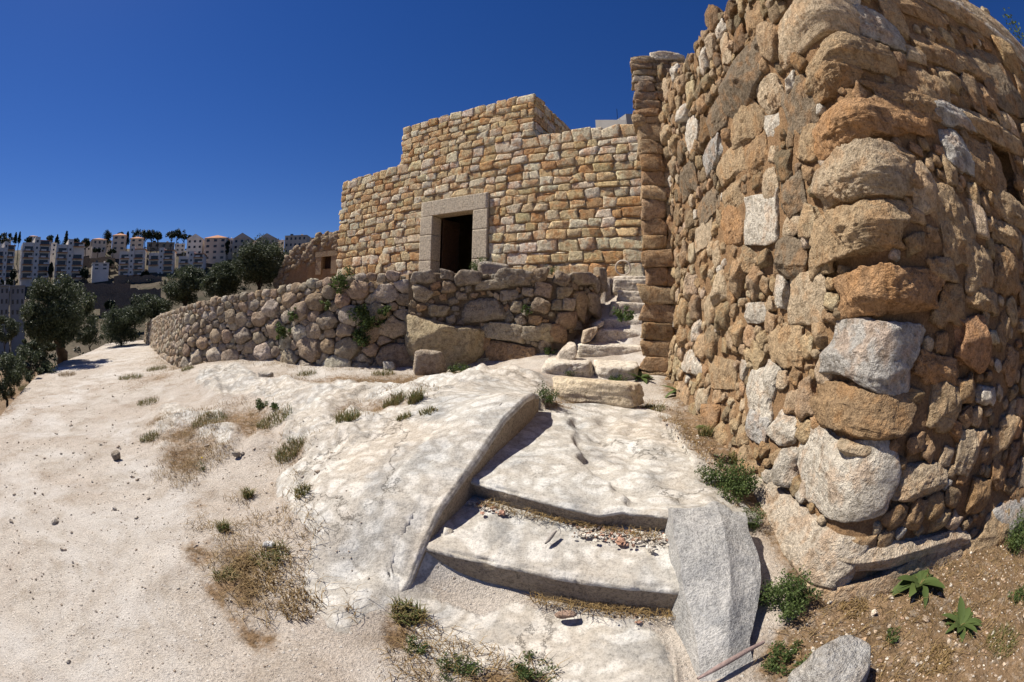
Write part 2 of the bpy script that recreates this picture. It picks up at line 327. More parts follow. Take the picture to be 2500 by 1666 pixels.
CTRL = [(0, 0, -.03), (-1, .9, 0), (1, .9, -.02), (2.5, .4, .06), (2.95, .27, .1), (4.1, .9, .2), (5.5, -.5, .25), (1.3, 1.3, .02), (1.7, 1.5, .08), (1.75, 2.2, .2), (1.85, 3.0, .36), (2.2, 1.2, .08), (3.1, 1.0, .15),
        (-.45, 2.1, -.02), (.1, 2.0, -.02), (.9, 1.7, -.02), (0, 1.2, -.02), (-2, 1.7, 0), (-2.5, 2.4, 0), (-4.6, 3.7, 0), (-6.3, 5.06, .03), (-9, 2.6, -.02), (-9, 5.3, 0), (-13.8, 6, 0), (-17, 8.9, -.05), (-13, 10, 0), (-26, 18, -.12), (-22, 18, -.1), (-32, 26, -.25),
        (-5, 0, 0), (-3, -1.5, 0), (0, -4, 0), (-8, -4, 0), (4, -3, .2), (0, -12, 0), (-15, -8, -.1), (12, -6, .3), (10, 2, .4),
        (-4.88, 4.8, .08), (-7.3, 8.1, .36), (-6.3, 7.2, .30), (-2.6, 4.17, .25), (-3.6, 4.1, .12), (-1.65, 2.44, .1), (-1.9, 3.1, .14), (-1.07, 1.6, 0), (-.8, 1.61, 0), (-.99, 5.82, .6), (-1.76, 3.92, .35), (-1.05, 3.58, .52), (-.75, 2.46, .40), (-1.03, 2.36, .27), (-.75, 1.95, .08),
        (-.42, 3.3, .66), (-.35, 4.2, .76), (-.9, 2.75, .43), (-.7, 3.1, .56), (-.6, 3.6, .66), (-1.4, 3.2, .38), (-.7, 4.4, .70), (-.5, 5.0, .70), (.2, 5.2, .66), (.5, 5.8, .68), (-.5, 6.5, .64), (-2.5, 6.6, .45), (-4.2, 6.6, .34), (-3.4, 5.5, .33), (-5.4, 6.2, .2), (-.5, 7.6, .62), (.35, 7.1, .75), (-8.9, 8.4, .1),
        (.8, 4.9, .50), (1.5, 4.4, .47), (2.0, 4.6, .50), (1.6, 5.6, .55), (1.2, 5.9, .62), (1.6, 6.6, .75), (1.7, 7.3, 1.0), (2.1, 8.0, 1.5), (2.4, 9.0, 2.2), (3.4, 8.4, 2.0), (-12, 8.5, 0)]
CTRL = np.vstack([np.array(CTRL, float), LEDGE_TOP[1:] + [-.12, .01, -.005], LEDGE_TOP[1:] + [-.32, .03, -.03]])
def tps(P):
    r = np.hypot(P[:, None, 0] - P[None, :, 0], P[:, None, 1] - P[None, :, 1]); K = np.where(r > 0, r * r * np.log(r + 1e-9), 0) + np.eye(len(P)) * .02
    A = np.block([[K, np.c_[np.ones(len(P)), P[:, :2]]], [np.c_[np.ones(len(P)), P[:, :2]].T, np.zeros((3, 3))]])
    w = np.linalg.solve(A, np.r_[P[:, 2], 0, 0, 0])
    def f(x, y):
        s = w[-3] + w[-2] * x + w[-1] * y
        for i in range(len(P)):
            r2 = (x - P[i, 0]) ** 2 + (y - P[i, 1]) ** 2; s = s + w[i] * .5 * r2 * np.log(r2 + 1e-12)
        return s
    return f
near = tps(CTRL)
HO = np.array([2.95, 9.35, 0.]); HA = math.radians(-28); HU = np.array([math.cos(HA), math.sin(HA), 0]); HN = np.array([HU[1], -HU[0], 0])
TERR = np.vstack([WALL[:, :2], [(2.1, 9.0), (3.6, 8.9), (12, 6), (16, 30), (-8, 34), (-26, 30)]])
TC = np.array([(w[0], w[1], w[3] - .10) for w in WALL] + [(2.95, 9.35, 2.44), (-1, 11.4, 2.56), (-6.1, 14.2, 2.7), (8, 14, 2.7), (-8, 25, 2.6), (-20, 24, 1.3), (-12, 16, 1.9), (14, 8, 2.6), (3.0, 8.9, 2.38)])
terr = tps(TC)
HILL_D = [30, 42, 60, 90, 130, 165, 200, 240, 270, 300, 335, 400, 900]
HILL_Z = [-.5, -2, -6, -9, -7, -1, 7.5, 19, 30, 40, 45.5, 47, 40]
def ground_z(x, y, detail=True):
    D = np.hypot(x, y); az = np.degrees(np.arctan2(x, y))
    z = np.clip(near(np.clip(x, -36, 14), np.clip(y, -12, 30)), -.6, 2.5)
    ins = in_poly(x, y, EDGE_POLY); de = pl_dist(x, y, EDGE)
    drop = np.where(ins, np.minimum(de * .62, 3.2) + np.maximum(de - 5.2, 0) * .16, 0)
    z = z - drop
    it = in_poly(x, y, TERR); dw = pl_dist(x, y, WALL[:, :2])
    zt = np.clip(terr(np.clip(x, -26, 16), np.clip(y, 5, 34)), .5, 2.75)
    z = np.where(it, z + (np.maximum(zt, z) - z) * sstep(.12, .42, dw), z)
    zf = np.interp(D, HILL_D, HILL_Z)
    if detail:
        nz = fbm(np.stack([x * .012, y * .012, x * 0], -1).reshape(-1, 3), 4, 5).reshape(x.shape); zf = zf + nz * np.clip((D - 60) / 60, 0, 1) * 5
    back = sstep(100, 125, np.abs(az)); zf = zf * (1 - back) + back * 0.0
    w = sstep(26, 46, D) * np.where(it, sstep(30, 60, D), 1)
    return z * (1 - w) + zf * w
EDGE_POLY = np.vstack([EDGE, [(-300, 60), (-300, -9)]])

# regions of the near ground, in plan
def W(*pts): return [tuple(at(x, y, z)[:2]) for x, y, z in pts]
PATHP = [(-36, 34), (-32.5, 26.3), (-26.4, 18.1), (-21, 13), (-17, 8.9), (-13.8, 6), (-10.7, 3.83), (-8.9, 2.62), (-7.2, -2), (-3, -9), (1, -9), (.2, 0), (-.45, .9), (-.9, 1.35), (-1.25, 1.55), (-1.75, 1.75), (-2.35, 2.35), (-2.9, 3.0), (-4.1, 3.35), (-5.0, 3.95), (-6.2, 5.1), (-7.6, 6.2), (-9.3, 7.7), (-13, 10.6), (-21.5, 17.6), (-28, 26), (-30, 34)]
ROCKP = [(-6.4, 5.4), (-5.0, 4.9), (-4.4, 4.9), (-3.6, 5.2), (-6.6, 6.9), (-7.5, 8.2), (-6.4, 8.0), (-5.0, 7.3), (-3.9, 7.0), (-2.4, 6.9), (-1.2, 6.9), (-.3, 6.6), (.4, 6.2), (.5, 5.3), (.35, 4.3), (-.5, 2.1), (-.62, 1.75), (-.85, 1.45), (-1.15, 1.7), (-1.3, 2.2), (-1.7, 2.5), (-2.0, 2.9), (-1.85, 3.3), (-2.3, 3.9), (-2.9, 4.5), (-3.4, 4.6), (-3.0, 3.9), (-3.4, 3.6), (-4.0, 3.4), (-4.4, 3.7), (-5.2, 4.1)]
SLABP = W((930, 1345, 0), (1200, 1380, 0), (1545, 1440, 0), (1560, 1568, 0), (1540, 1640, 0), (1150, 1640, 0), (1130, 1530, 0), (960, 1500, 0), (940, 1420, 0))
PLATP = W((1215, 990, .45), (1400, 945, .5), (1600, 1000, .45), (1740, 1180, .42), (1540, 1190, .42), (1090, 1110, .42))
PATCHES = [W((770, 995, .38), (790, 950, .42), (870, 915, .5), (1000, 905, .55), (1010, 945, .52), (930, 970, .48), (830, 1000, .4)),
           W((600, 1060, .15), (650, 1015, .2), (740, 1025, .28), (700, 1060, .24), (640, 1080, .2)),
           W((340, 1015, 0), (380, 975, .05), (440, 945, .1), (560, 925, .18), (640, 940, .24), (660, 975, .24), (600, 1015, .16), (470, 1035, .05), (400, 1075, 0)),
           W((600, 858, .42), (760, 862, .45), (1000, 850, .55), (1090, 850, .62), (1060, 868, .6), (900, 885, .5), (740, 880, .42), (620, 872, .36)),
           W((275, 900, 0), (322, 838, .0), (340, 802, 0), (372, 828, .05), (425, 858, .12), (430, 876, .15), (345, 905, .05))]

# ------------------------------------------------------------------ ground sheet: rings around the viewpoint out to the horizon
azs = np.radians(np.concatenate([np.arange(-180, -84, 4.), np.arange(-84, 86, .25), np.arange(86, 181, 4.)]))
azs = np.append(azs[azs < math.pi - .01], math.pi)
ds = [0.35]
while ds[-1] < 900:
    ds.append(ds[-1] * (1.0135 if ds[-1] < 12 else 1.02 if ds[-1] < 45 else 1.06))
ds = np.array(ds); A_, D_ = np.meshgrid(azs, ds); gx, gy = D_ * np.sin(A_), D_ * np.cos(A_)
gz = ground_z(gx, gy)
p3 = np.stack([gx, gy, gx * 0], -1).reshape(-1, 3)
nb = fbm(p3 * 1.1, 5, 31).reshape(gx.shape); nj = fbm(p3 * 2.3 + 9, 5, 77).reshape(gx.shape)
jx, jy = gx + .42 * np.clip(D_ / 4, .35, 2) * nb, gy + .42 * np.clip(D_ / 4, .35, 2) * nj
SOILP = PATCHES + [[(1.15, 1.25), (1.55, 1.5), (1.7, 2.2), (1.75, 3.2), (1.9, 4.3), (2.6, 6.5), (9, 6), (9, -6), (2.0, -4), (1.2, .2)],
                   W((1230, 930, .68), (1290, 905, .62), (1460, 905, .6), (1600, 960, .5), (1600, 1000, .46), (1430, 945, .52), (1250, 955, .6), (1215, 1000, .5)), [(-.6, 5.9), (.5, 6.6), (.4, 6.1), (-.3, 5.6)],
                   W((480, 1290, 0), (560, 1250, .05), (700, 1290, .1), (740, 1370, .05), (690, 1430, 0), (560, 1390, 0)), W((870, 1470, 0), (930, 1400, 0), (960, 1420, 0), (950, 1490, 0), (1140, 1530, 0), (1290, 1530, 0), (1300, 1568, 0), (1000, 1600, 0)),
                   W((360, 1090, 0), (480, 1030, .05), (560, 1040, .1), (470, 1085, .03), (420, 1130, 0))]
left_out = in_poly(jx, jy, EDGE_POLY)
is_soil = (left_out | in_poly(gx, gy, TERR)) & (D_ < 46)
brk = fbm(p3 * 3.1 + 70, 4, 44).reshape(gx.shape)
for i_, P_ in enumerate(SOILP): is_soil |= in_poly(jx, jy, P_) & ((brk > (.16 if i_ in (8, 10) else .0 if i_ < 5 else -.08)) | (i_ in (3, 5)))
seam = pl_dist(gx, gy, np.array([(-7.2, 6.1), (-5.4, 4.4), (-4.1, 3.35), (-2.9, 2.65), (-2.0, 2.05), (-1.2, 1.55)])); is_soil |= (seam < .30) & (brk > .2)
is_rock = (in_poly(jx, jy, ROCKP) | in_poly(jx, jy, SLABP) | in_poly(gx, gy, PLATP)) & (D_ < 14) & ~is_soil
scat = (fbm(p3 * .9 + 40, 4, 15).reshape(gx.shape) > .12) & in_poly(jx, jy, [(-3.6, 3.2), (-2.0, 2.2), (-1.1, 1.5), (-.8, 1.5), (-1.0, 2.2), (-1.9, 3.4), (-3.0, 4.2)])
is_rock |= scat & ~is_soil
is_path = ~(is_rock | is_soil) & (D_ < 46)
def blur(m, k=3):
    m = m.astype(np.float32)
    for _ in range(2):
        for ax in (0, 1):
            m = np.stack([np.roll(m, i, ax) for i in range(-k, k + 1)]).mean(0)
    return m
mr, ms = blur(is_rock), blur(is_soil); mp = np.clip(1 - mr - ms, 0, 1)
# relief
fade = np.clip(1.6 - D_ / 30, 0, 1)
r1 = fbm(p3 * np.array([1.1, 1.5, 1]), 6, 3, .55, True).reshape(gx.shape); r2 = fbm(p3 * 7, 4, 21).reshape(gx.shape)
strat = fbm(np.stack([(gx * .75 + gy * .66) * 2.6, (gx * -.66 + gy * .75) * .6, gx * 0], -1).reshape(-1, 3), 5, 63, .55, True).reshape(gx.shape)
calm = np.where(in_poly(gx, gy, SLABP) | in_poly(gx, gy, PLATP), .3, 1.0) * sstep(.5, 1.7, pl_dist(gx, gy, LEDGE_TOP[:, :2]))
gz = gz + (mr * (.08 * r1 + .11 * strat + .045 * r2 + .05) * calm + mp * (.010 * r1 + .008 * r2) + ms * (.02 * r1 + .025 * r2 - .035) - mp * .02) * fade
# the stair cutting: sink the sheet under the hewn steps
CUT = np.vstack([LEDGE_TOP[1:, :2] + [-.15, .01], [(.6, 4.6), (1.2, 4.65), (1.6, 4.3), (1.5, 3.2), (1.3, 2.45), (1.3, 2.0), (1.0, 1.98), (.16, 2.24), (-.38, 2.40)]])
cut = in_poly(gx, gy, CUT); gz = np.where(cut, np.minimum(gz, -.10 + .12 * (gy - 2)), gz)
gv = np.stack([gx, gy, gz], -1).reshape(-1, 3); gf = grid_faces(len(ds), len(azs))[:, ::-1]
fc = gf[:, 0]
kindf = np.where(is_path.ravel()[fc], 1, np.where(is_rock.ravel()[fc], 2, 0)); kindf[(D_.ravel()[fc] > 46)] = 3
gt = np.stack([mp, mr, ms], -1).reshape(-1, 3)
for k, nm, mt in ((0, 'ground', 'nearground'), (1, 'path', 'nearground'), (2, 'bedrock', 'nearground'), (3, 'hillside', 'hill')):
    f = gf[kindf == k]; idx, inv = np.unique(f, return_inverse=True)
    o = link(nm, mesh(nm, gv[idx], inv.reshape(-1, 4), gt[idx]), MAT[mt])
    tag(o, {'ground': 'brown soil with weeds between the rocks and walls', 'path': 'pale chalky gravel path climbing past the stone wall', 'bedrock': 'white weathered limestone bedrock breaking through the ground', 'hillside': 'dry brown hillside below the apartment blocks'}[nm],
        {'ground': 'ground', 'path': 'path', 'bedrock': 'rock', 'hillside': 'hill'}[nm], kind='structure')
def gz_at(x, y): return float(ground_z(np.array([x], float), np.array([y], float))[0])
def on_ground(x, y):
    """where the line of sight through a pixel meets the ground"""
    d = ray(x, y); P = np.array([0, 0, EYE]) + d * np.geomspace(.8, 80, 500)[:, None]
    k = np.argmax(P[:, 2] < ground_z(P[:, 0], P[:, 1])); return P[k]

# ------------------------------------------------------------------ rock-cut stairs and ledge
def rough_loft(name, lines, segs, ns, mat, parent, amp=.012, freq=5, seed=1, fine=.004, edge_rows=None, edge_amp=0, hewn=0):
    G = loft(lines, segs, ns); n = grid_normals(G); P = G.reshape(-1, 3)
    d = amp * fbm(P * freq, 6, seed, .55) + amp * .8 * fbm(P * freq * .45, 3, seed + 3)
    if edge_rows is not None:                      # broken, worn arris
        w = np.exp(-((np.arange(G.shape[0])[:, None] - edge_rows) / 2.2) ** 2) * np.ones((1, ns))
        chip = np.clip(fbm(np.stack([P[:, 0] * 7, P[:, 1] * 7, P[:, 2] * 0], -1), 4, seed + 9), 0, 1)
        d = d - edge_amp * w.ravel() * chip * 2
    P = P + n.reshape(-1, 3) * d[:, None]; F_ = grid_faces(*G.shape[:2])[:, ::-1]
    if not hewn: return part(name, P, F_, mat, parent, (0, 1, 0))
    k = hewn * (ns - 1); o = part(name, P[hewn * ns:], F_[k:] - hewn * ns, mat, parent, (0, 1, 0))
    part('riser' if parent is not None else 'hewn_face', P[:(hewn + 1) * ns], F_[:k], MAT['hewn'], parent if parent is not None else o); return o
def shift(P, v): return np.asarray(P, float) + np.asarray(v, float)
stairs = empty('rock_cut_stairs', (.3, 2.2, 0), 'broad pale steps hewn into white bedrock beside the tower corner', 'stairs')
def tread(front, back, zb, under, seed, name='step', chip=.02, segs=(10, 4, 46)):
    front = np.array(front, float); back = np.array(back, float)
    foot = front.copy(); foot[:, 2] = zb; foot[:, :2] += np.array(under)
    lip = front.copy(); lip[:, 2] -= .025
    top = front.copy(); top[:, :2] += np.array([.012, .03])
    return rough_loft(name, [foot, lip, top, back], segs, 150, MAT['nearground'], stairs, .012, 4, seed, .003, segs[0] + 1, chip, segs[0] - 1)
tread([(-.60, 2.27, .225), (-.28, 2.15, .225), (.08, 2.04, .22), (.45, 1.90, .215), (.9, 1.74, .21), (1.2, 1.66, .2)],
      [(-.50, 2.95, .285), (-.1, 2.80, .285), (.35, 2.62, .28), (1.0, 2.42, .275), (1.3, 2.35, .27)], -.08, (.035, .06), 4)
land = tread([(-.45, 2.92, .44), (-.23, 2.79, .435), (.1, 2.60, .43), (.35, 2.44, .425), (.55, 2.36, .40), (.7, 2.36, .42), (1.0, 2.22, .42), (1.25, 2.2, .41), (1.75, 2.3, .22)],
      [(-.05, 4.55, .60), (.5, 4.75, .575), (1.0, 4.9, .55), (1.6, 4.8, .50), (2.0, 4.5, .42), (2.25, 4.2, .36)], .20, (.04, .07), 8, 'landing', .022, (10, 4, 96))
lv_ = np.array([q.co[:] for q in land.data.vertices]) + np.array(stairs.location) + np.array(land.location)          # the broken hollow in the landing
HOL = np.array(W((1310, 985, .47), (1322, 1030, .46), (1335, 1065, .45), (1390, 1105, .44), (1425, 1150, .43), (1470, 1210, .42)))
hx_ = np.interp(lv_[:, 1], HOL[::-1, 1], HOL[::-1, 0]) + .05 * vnoise(lv_ * 9, 4); dd_ = (lv_[:, 0] - hx_)
lv_[:, 2] -= sstep(0, .07, dd_) * sstep(4.7, 4.2, lv_[:, 1]) * sstep(2.28, 2.5, lv_[:, 1]) * (.045 * sstep(1.0, .3, dd_) + .015) * (1 + .5 * vnoise(lv_ * 6, 9))
land.data.vertices.foreach_set('co', (lv_ - np.array(stairs.location) - np.array(land.location)).astype(np.float32).ravel())
# the ledge left of the cut: hewn face, arris, then the rock running back under the ground
ft = LEDGE_TOP.copy(); ft[:, 2] = np.minimum(LEDGE_TOP[:, 2] - .3, .05) - .1; ft[:, :2] += [-.015, .0]
lp = LEDGE_TOP.copy(); lp[:, 2] -= .02
tp = LEDGE_TOP + [-.03, 0, .004]
def out_line(k, dz):
    P = LEDGE_TOP.copy(); tp_ = np.clip(.3 + np.arange(len(P)) * .2, 0, 1); P[:, 0] -= k * .95 * tp_; P[:, 1] += k * .1 * tp_
    P[:, 2] = ground_z(P[:, 0], P[:, 1]) + dz; P[:3, 2] -= [.2 * k, .1 * k, .03 * k]; return P
ed = LEDGE_TOP + [-.07, .01, .002]; o2 = out_line(.22, .022); o3 = out_line(.5, .018)
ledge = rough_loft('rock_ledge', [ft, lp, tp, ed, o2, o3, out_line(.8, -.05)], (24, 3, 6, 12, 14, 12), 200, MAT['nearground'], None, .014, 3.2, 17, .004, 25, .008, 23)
tag(ledge, 'smooth whitish rock ledge with a straight hewn face along the steps', 'rock')
# inclined grey slab right of the steps
slab = rough_loft('grey_rock_slab', [[(1.0, 2.32, .05), (1.3, 2.34, .05), (1.50, 2.26, .05)], [(.98, 2.29, .44), (1.3, 2.29, .43), (1.50, 2.22, .36)],
                                      [(.96, 2.22, .475), (1.28, 2.22, .475), (1.50, 2.13, .39)], [(.91, 1.88, .36), (1.22, 1.88, .37), (1.42, 1.82, .24)],
                                      [(.89, 1.62, .20), (1.16, 1.60, .24), (1.32, 1.55, .11)], [(.88, 1.38, .08), (1.08, 1.32, .09), (1.2, 1.30, .03)], [(.88, 1.2, -.06), (1.02, 1.14, -.06), (1.16, 1.1, -.08)]],
                  (8, 4, 22, 22, 20, 10), 80, MAT['greyrock'], None, .026, 3.0, 23, .006, 9, .03)
me = slab.data; v = np.array([x.co[:] for x in me.vertices]); v = v + .05 * np.stack([vnoise(v * 3.1, 1), vnoise(v * 3.1 + 5, 2), .35 * vnoise(v * 4 + 9, 3)], -1); me.vertices.foreach_set('co', v.astype(np.float32).ravel()); G = v.reshape(-1, 80, 3)
sideL = np.stack([G[:, 0], G[:, 0] - [0, 0, .5]]); sideR = np.stack([G[:, -1], G[:, -1] + [.05, -.03, -.5]])
part('rock_face', np.vstack([sideL.reshape(-1, 3), sideR.reshape(-1, 3)]) + np.array(slab.location), np.vstack([grid_faces(2, len(G)), grid_faces(2, len(G)) + 2 * len(G)]), MAT['greyrock'], slab)
tag(slab, 'grey sloping rock slab right of the hewn steps, below the tower corner', 'rock')

# ------------------------------------------------------------------ generic stone setting on a wall surface (u along, v up, w out)
class Face:
    """vertical wall surface following a plan line; normal on the viewer's side"""
    def __init__(s, pts, rnd=.0, batter=None, wob=0.0, seed=0):
        P = np.asarray(pts, float)[:, :2]
        if rnd > 0:
            Q = [P[0]]
            for a, b, c in zip(P[:-2], P[1:-1], P[2:]):
                p0 = b + unit(a - b) * rnd; p1 = b + unit(c - b) * rnd
                for t in np.linspace(0, 1, 12): Q.append((1 - t) ** 2 * p0 + 2 * t * (1 - t) * b + t * t * p1)
            Q.append(P[-1]); P = np.array(Q)
        L = np.concatenate([[0], np.cumsum(np.linalg.norm(np.diff(P, axis=0), axis=1))]); s.len = L[-1]
        s.u = np.linspace(0, s.len, 900); s.x = np.interp(s.u, L, P[:, 0]); s.y = np.interp(s.u, L, P[:, 1])
        k = 9; tx = np.gradient(s.x); ty = np.gradient(s.y); ker = np.ones(k) / k
        tx = np.convolve(np.pad(tx, k // 2, 'edge'), ker, 'valid'); ty = np.convolve(np.pad(ty, k // 2, 'edge'), ker, 'valid')
        l = np.hypot(tx, ty); s.nx, s.ny = ty / l, -tx / l; s.batter = batter; s.wob = wob; s.seed = seed
    def map(s, U, V, Wd):
        x = np.interp(U, s.u, s.x); y = np.interp(U, s.u, s.y); nx = np.interp(U, s.u, s.nx); ny = np.interp(U, s.u, s.ny)
        ex = np.where(U < 0, U, np.where(U > s.len, U - s.len, 0))            # straight on past the ends
        i = np.where(U < 0, 0, -1); x = x + ex * -s.ny[i]; y = y + ex * s.nx[i]
        if s.batter is not None: Wd = Wd + s.batter(U, V)
        if s.wob: Wd = Wd + s.wob * vnoise(np.stack([np.asarray(U) * 1.3, np.asarray(V) * 1.3, np.zeros_like(U)], -1).reshape(-1, 3), s.seed).reshape(np.shape(U))
        return np.stack([x + nx * Wd, y + ny * Wd, V * np.ones_like(x)], -1)
    def uv(s, px, py):
        d = ray(px, py); a = math.atan2(d[0], d[1]); A = np.arctan2(s.x, s.y); i = np.argmin(np.abs(A - a))
        D = math.hypot(s.x[i], s.y[i]); return s.u[i], EYE + D * d[2] / math.hypot(d[0], d[1])
    def rect(s, px, py, w, h):
        c = s.uv(px, py); l = s.uv(px - w / 2, py); r = s.uv(px + w / 2, py); t = s.uv(px, py - h / 2); b = s.uv(px, py + h / 2)
        return c[0], c[1], abs(r[0] - l[0]) / 2, abs(t[1] - b[1]) / 2
def set_stone(face, u, v, hu, hv, front, back, seed, level=3, p=16, rot=0., rough=.10, freq=2.2, planes=None, octs=4, chips=5, w0=0., crag=0., warp=0., facets=0):
    """block of half-size hu x hv in the wall, standing `front` proud"""
    r = np.random.default_rng(seed); d, f = ico(level)
    if planes is None:
        N = unit(np.array([[1, 0, 0], [-1, 0, 0], [0, 1, 0], [0, -1, 0]]) + r.normal(0, .12, (4, 3)) * [1, 1, .6]); h = r.uniform(.90, 1.02, 4)
    else: N, h = planes
    a = r.uniform(0, 2 * math.pi, chips); X = unit(np.stack([np.cos(a), np.sin(a), r.uniform(-.1, 1.1, chips)], -1)); hx = r.uniform(1.02, 1.42, chips)
    Fz = unit(np.array([[r.normal(0, .16), r.normal(0, .16), 1], [r.normal(0, .3), r.normal(0, .3), 1], [0, 0, -1]])); N = np.vstack([N, X, Fz]); h = np.concatenate([h, hx, [1, 1.05, 1]])
    if facets:
        a = r.uniform(0, 6.283) + np.arange(facets) * 6.283 / facets + r.normal(0, .4, facets); m_ = r.uniform(.35, 1.1, facets); N = np.vstack([N, unit(np.stack([np.cos(a) * m_, np.sin(a) * m_, np.ones(facets)], -1))]); h = np.concatenate([h, r.uniform(.72, 1.02, facets)])
    q = d * star(d, N, h, p)[:, None]
    zz = np.where(q[:, 2] > 0, front, back); sd = (seed * 1.7) % 71
    iso = q * np.array([hu, hv, (front + back) / 2]) / max(min(hu, hv), .01)
    nz = fbm(iso * freq * .55 + sd, octs, seed % 40, .55) + .55 * fbm(iso * freq * .9 + sd + 5, 3, seed % 37, .5, True)
    q = q * (1 + rough * nz[:, None] * np.array([1, 1, 1.7]))
    if warp:
        wq = q * 1.1 + sd; q = q + warp * np.stack([vnoise(wq, 1), vnoise(wq + 9, 2), .5 * vnoise(wq + 17, 3)], -1)
    loc = np.stack([q[:, 0] * hu, q[:, 1] * hv, q[:, 2] * zz], -1)
    if crag: loc = loc * (1 + (crag * (fbm(loc * 15 + sd, 4, seed % 31, .6, True) - .1) / (np.linalg.norm(loc, axis=1) + .02))[:, None])
    c, s = math.cos(rot), math.sin(rot); U = u + c * loc[:, 0] - s * loc[:, 1]; Vv = v + s * loc[:, 0] + c * loc[:, 1]
    return face.map(U, Vv, loc[:, 2] + w0), f
def finish(stones, mat, parent, limit=300, pname='stone', rest='small_stones', label=None):
    """the stones that show largest become parts; what is past the limit is one part"""
    sz = [-(np.ptp(s[0], axis=0).max() * np.sort(np.ptp(s[0], axis=0))[1] / (np.sum((s[0].mean(0) - [0, 0, EYE]) ** 2))) for s in stones]
    order = np.argsort(sz)
    for k in order[:limit]:
        s = stones[k]; o = part(pname if len(s) < 4 or s[3] is None else s[3], s[0], s[1], mat, parent, s[2])
        if len(s) > 4 and s[4]: o['label'] = s[4]
    if len(order) > limit:
        v, f, t = join([stones[k][:3] for k in order[limit:]]); o = part(rest, v, f, mat, parent, t); o['kind'] = 'stuff'
def pick(pal, r, var=.08):
    c = np.array(pal[r.integers(len(pal))]); return np.clip(c * (1 + r.normal(0, var)) * (1 + r.normal(0, .02, 3)), 0, .9)

# ------------------------------------------------------------------ the rubble tower on the right
TW = Face([(2.44, 6.75), (1.87, 1.58), (6.6, .12)], .17, lambda U, V: .10 * np.clip((.9 - V) / .9, 0, 1.3), .05, 4)
UC = float(TW.u[np.argmin(np.hypot(TW.x - 1.87, TW.y - 1.58))])            # u at the corner
def tw_top(U):
    b = np.interp(U, [0, .6, 1.2, 2.2, UC - 1.2, UC, UC + 1.0, UC + 2.1, UC + 3.3, 12], [5.9, 5.75, 5.3, 4.95, 4.62, 4.72, 4.72, 4.58, 4.52, 4.45])
    return b + .06 * vnoise(np.stack([np.asarray(U) * 3.1, np.zeros_like(U), np.zeros_like(U)], -1).reshape(-1, 3), 8).reshape(np.shape(U))
tower = empty('stone_tower', (2.6, 2.2, 0), 'tall rough rubble tower with brown mortar and jutting stones', 'tower')
su, sv, shu, shv = TW.rect(2322, 405, 60, 118)
shu = .15
nu, nv = 470, 175
U = np.concatenate([np.linspace(0, UC - 1.6, 120), np.linspace(UC - 1.6, UC + 2.2, 230)[1:], np.linspace(UC + 2.2, TW.len, 60)[1:]])
T = np.concatenate([np.linspace(-.06, 1, nv), [1.0, 1.0, 1.0]])
UU, TT = np.meshgrid(U, T); VV = TT * tw_top(UU); WW = np.zeros_like(UU); WW[-3:] = np.array([-.12, -.45, -.9])[:, None]
pp = np.stack([UU, VV, WW], -1).reshape(-1, 3)
WW = WW + (.030 * fbm(pp * 4.5, 4, 12) + .03 * fbm(pp * 1.4, 2, 19) + .018 * fbm(pp * 13, 4, 13, .6) + .006 * fbm(pp * 45, 2, 14)).reshape(UU.shape) - .022
hole = (np.abs(UU - su) < shu) & (np.abs(VV - sv) < shv)
ff = grid_faces(*UU.shape); ff = ff[~hole.ravel()[ff].any(1)][:, ::-1]
part('mortar_core', TW.map(UU, VV, WW).reshape(-1, 3), ff, MAT['mortar'], tower)
def niche(face, u, v, hu, hv, depth):
    q = []
    for w in (.0, -depth): q += [(u - hu, v - hv, w), (u + hu, v - hv, w), (u + hu, v + hv, w), (u - hu, v + hv, w)]
    q = np.array(q); P = face.map(q[:, 0], q[:, 1], q[:, 2])
    return P, np.array([[0, 1, 5, 4], [1, 2, 6, 5], [2, 3, 7, 6], [3, 0, 4, 7], [4, 5, 6, 7]])
P, f = niche(TW, su, sv, shu + .05, shv + .05, .7); part('slit_window', P, f, MAT['mortar'], tower, smooth=False)
TAN, PALE, ORG, DRK, WHT, GRY, BRN = (.48, .35, .215), (.58, .46, .32), (.49, .295, .155), (.255, .20, .14), (.66, .60, .51), (.50, .475, .44), (.40, .27, .155)
C5 = lambda x, y, w, h: ((1500 + .5102 * x) / 1.0625, .5102 * y / 1.0625, .5102 * w / 1.0625, .5102 * h / 1.0625)
C6 = lambda x, y, w, h: ((1600 + .616 * x) / 1.0625, (700 + .616 * y) / 1.0625, .616 * w / 1.0625, .616 * h / 1.0625)
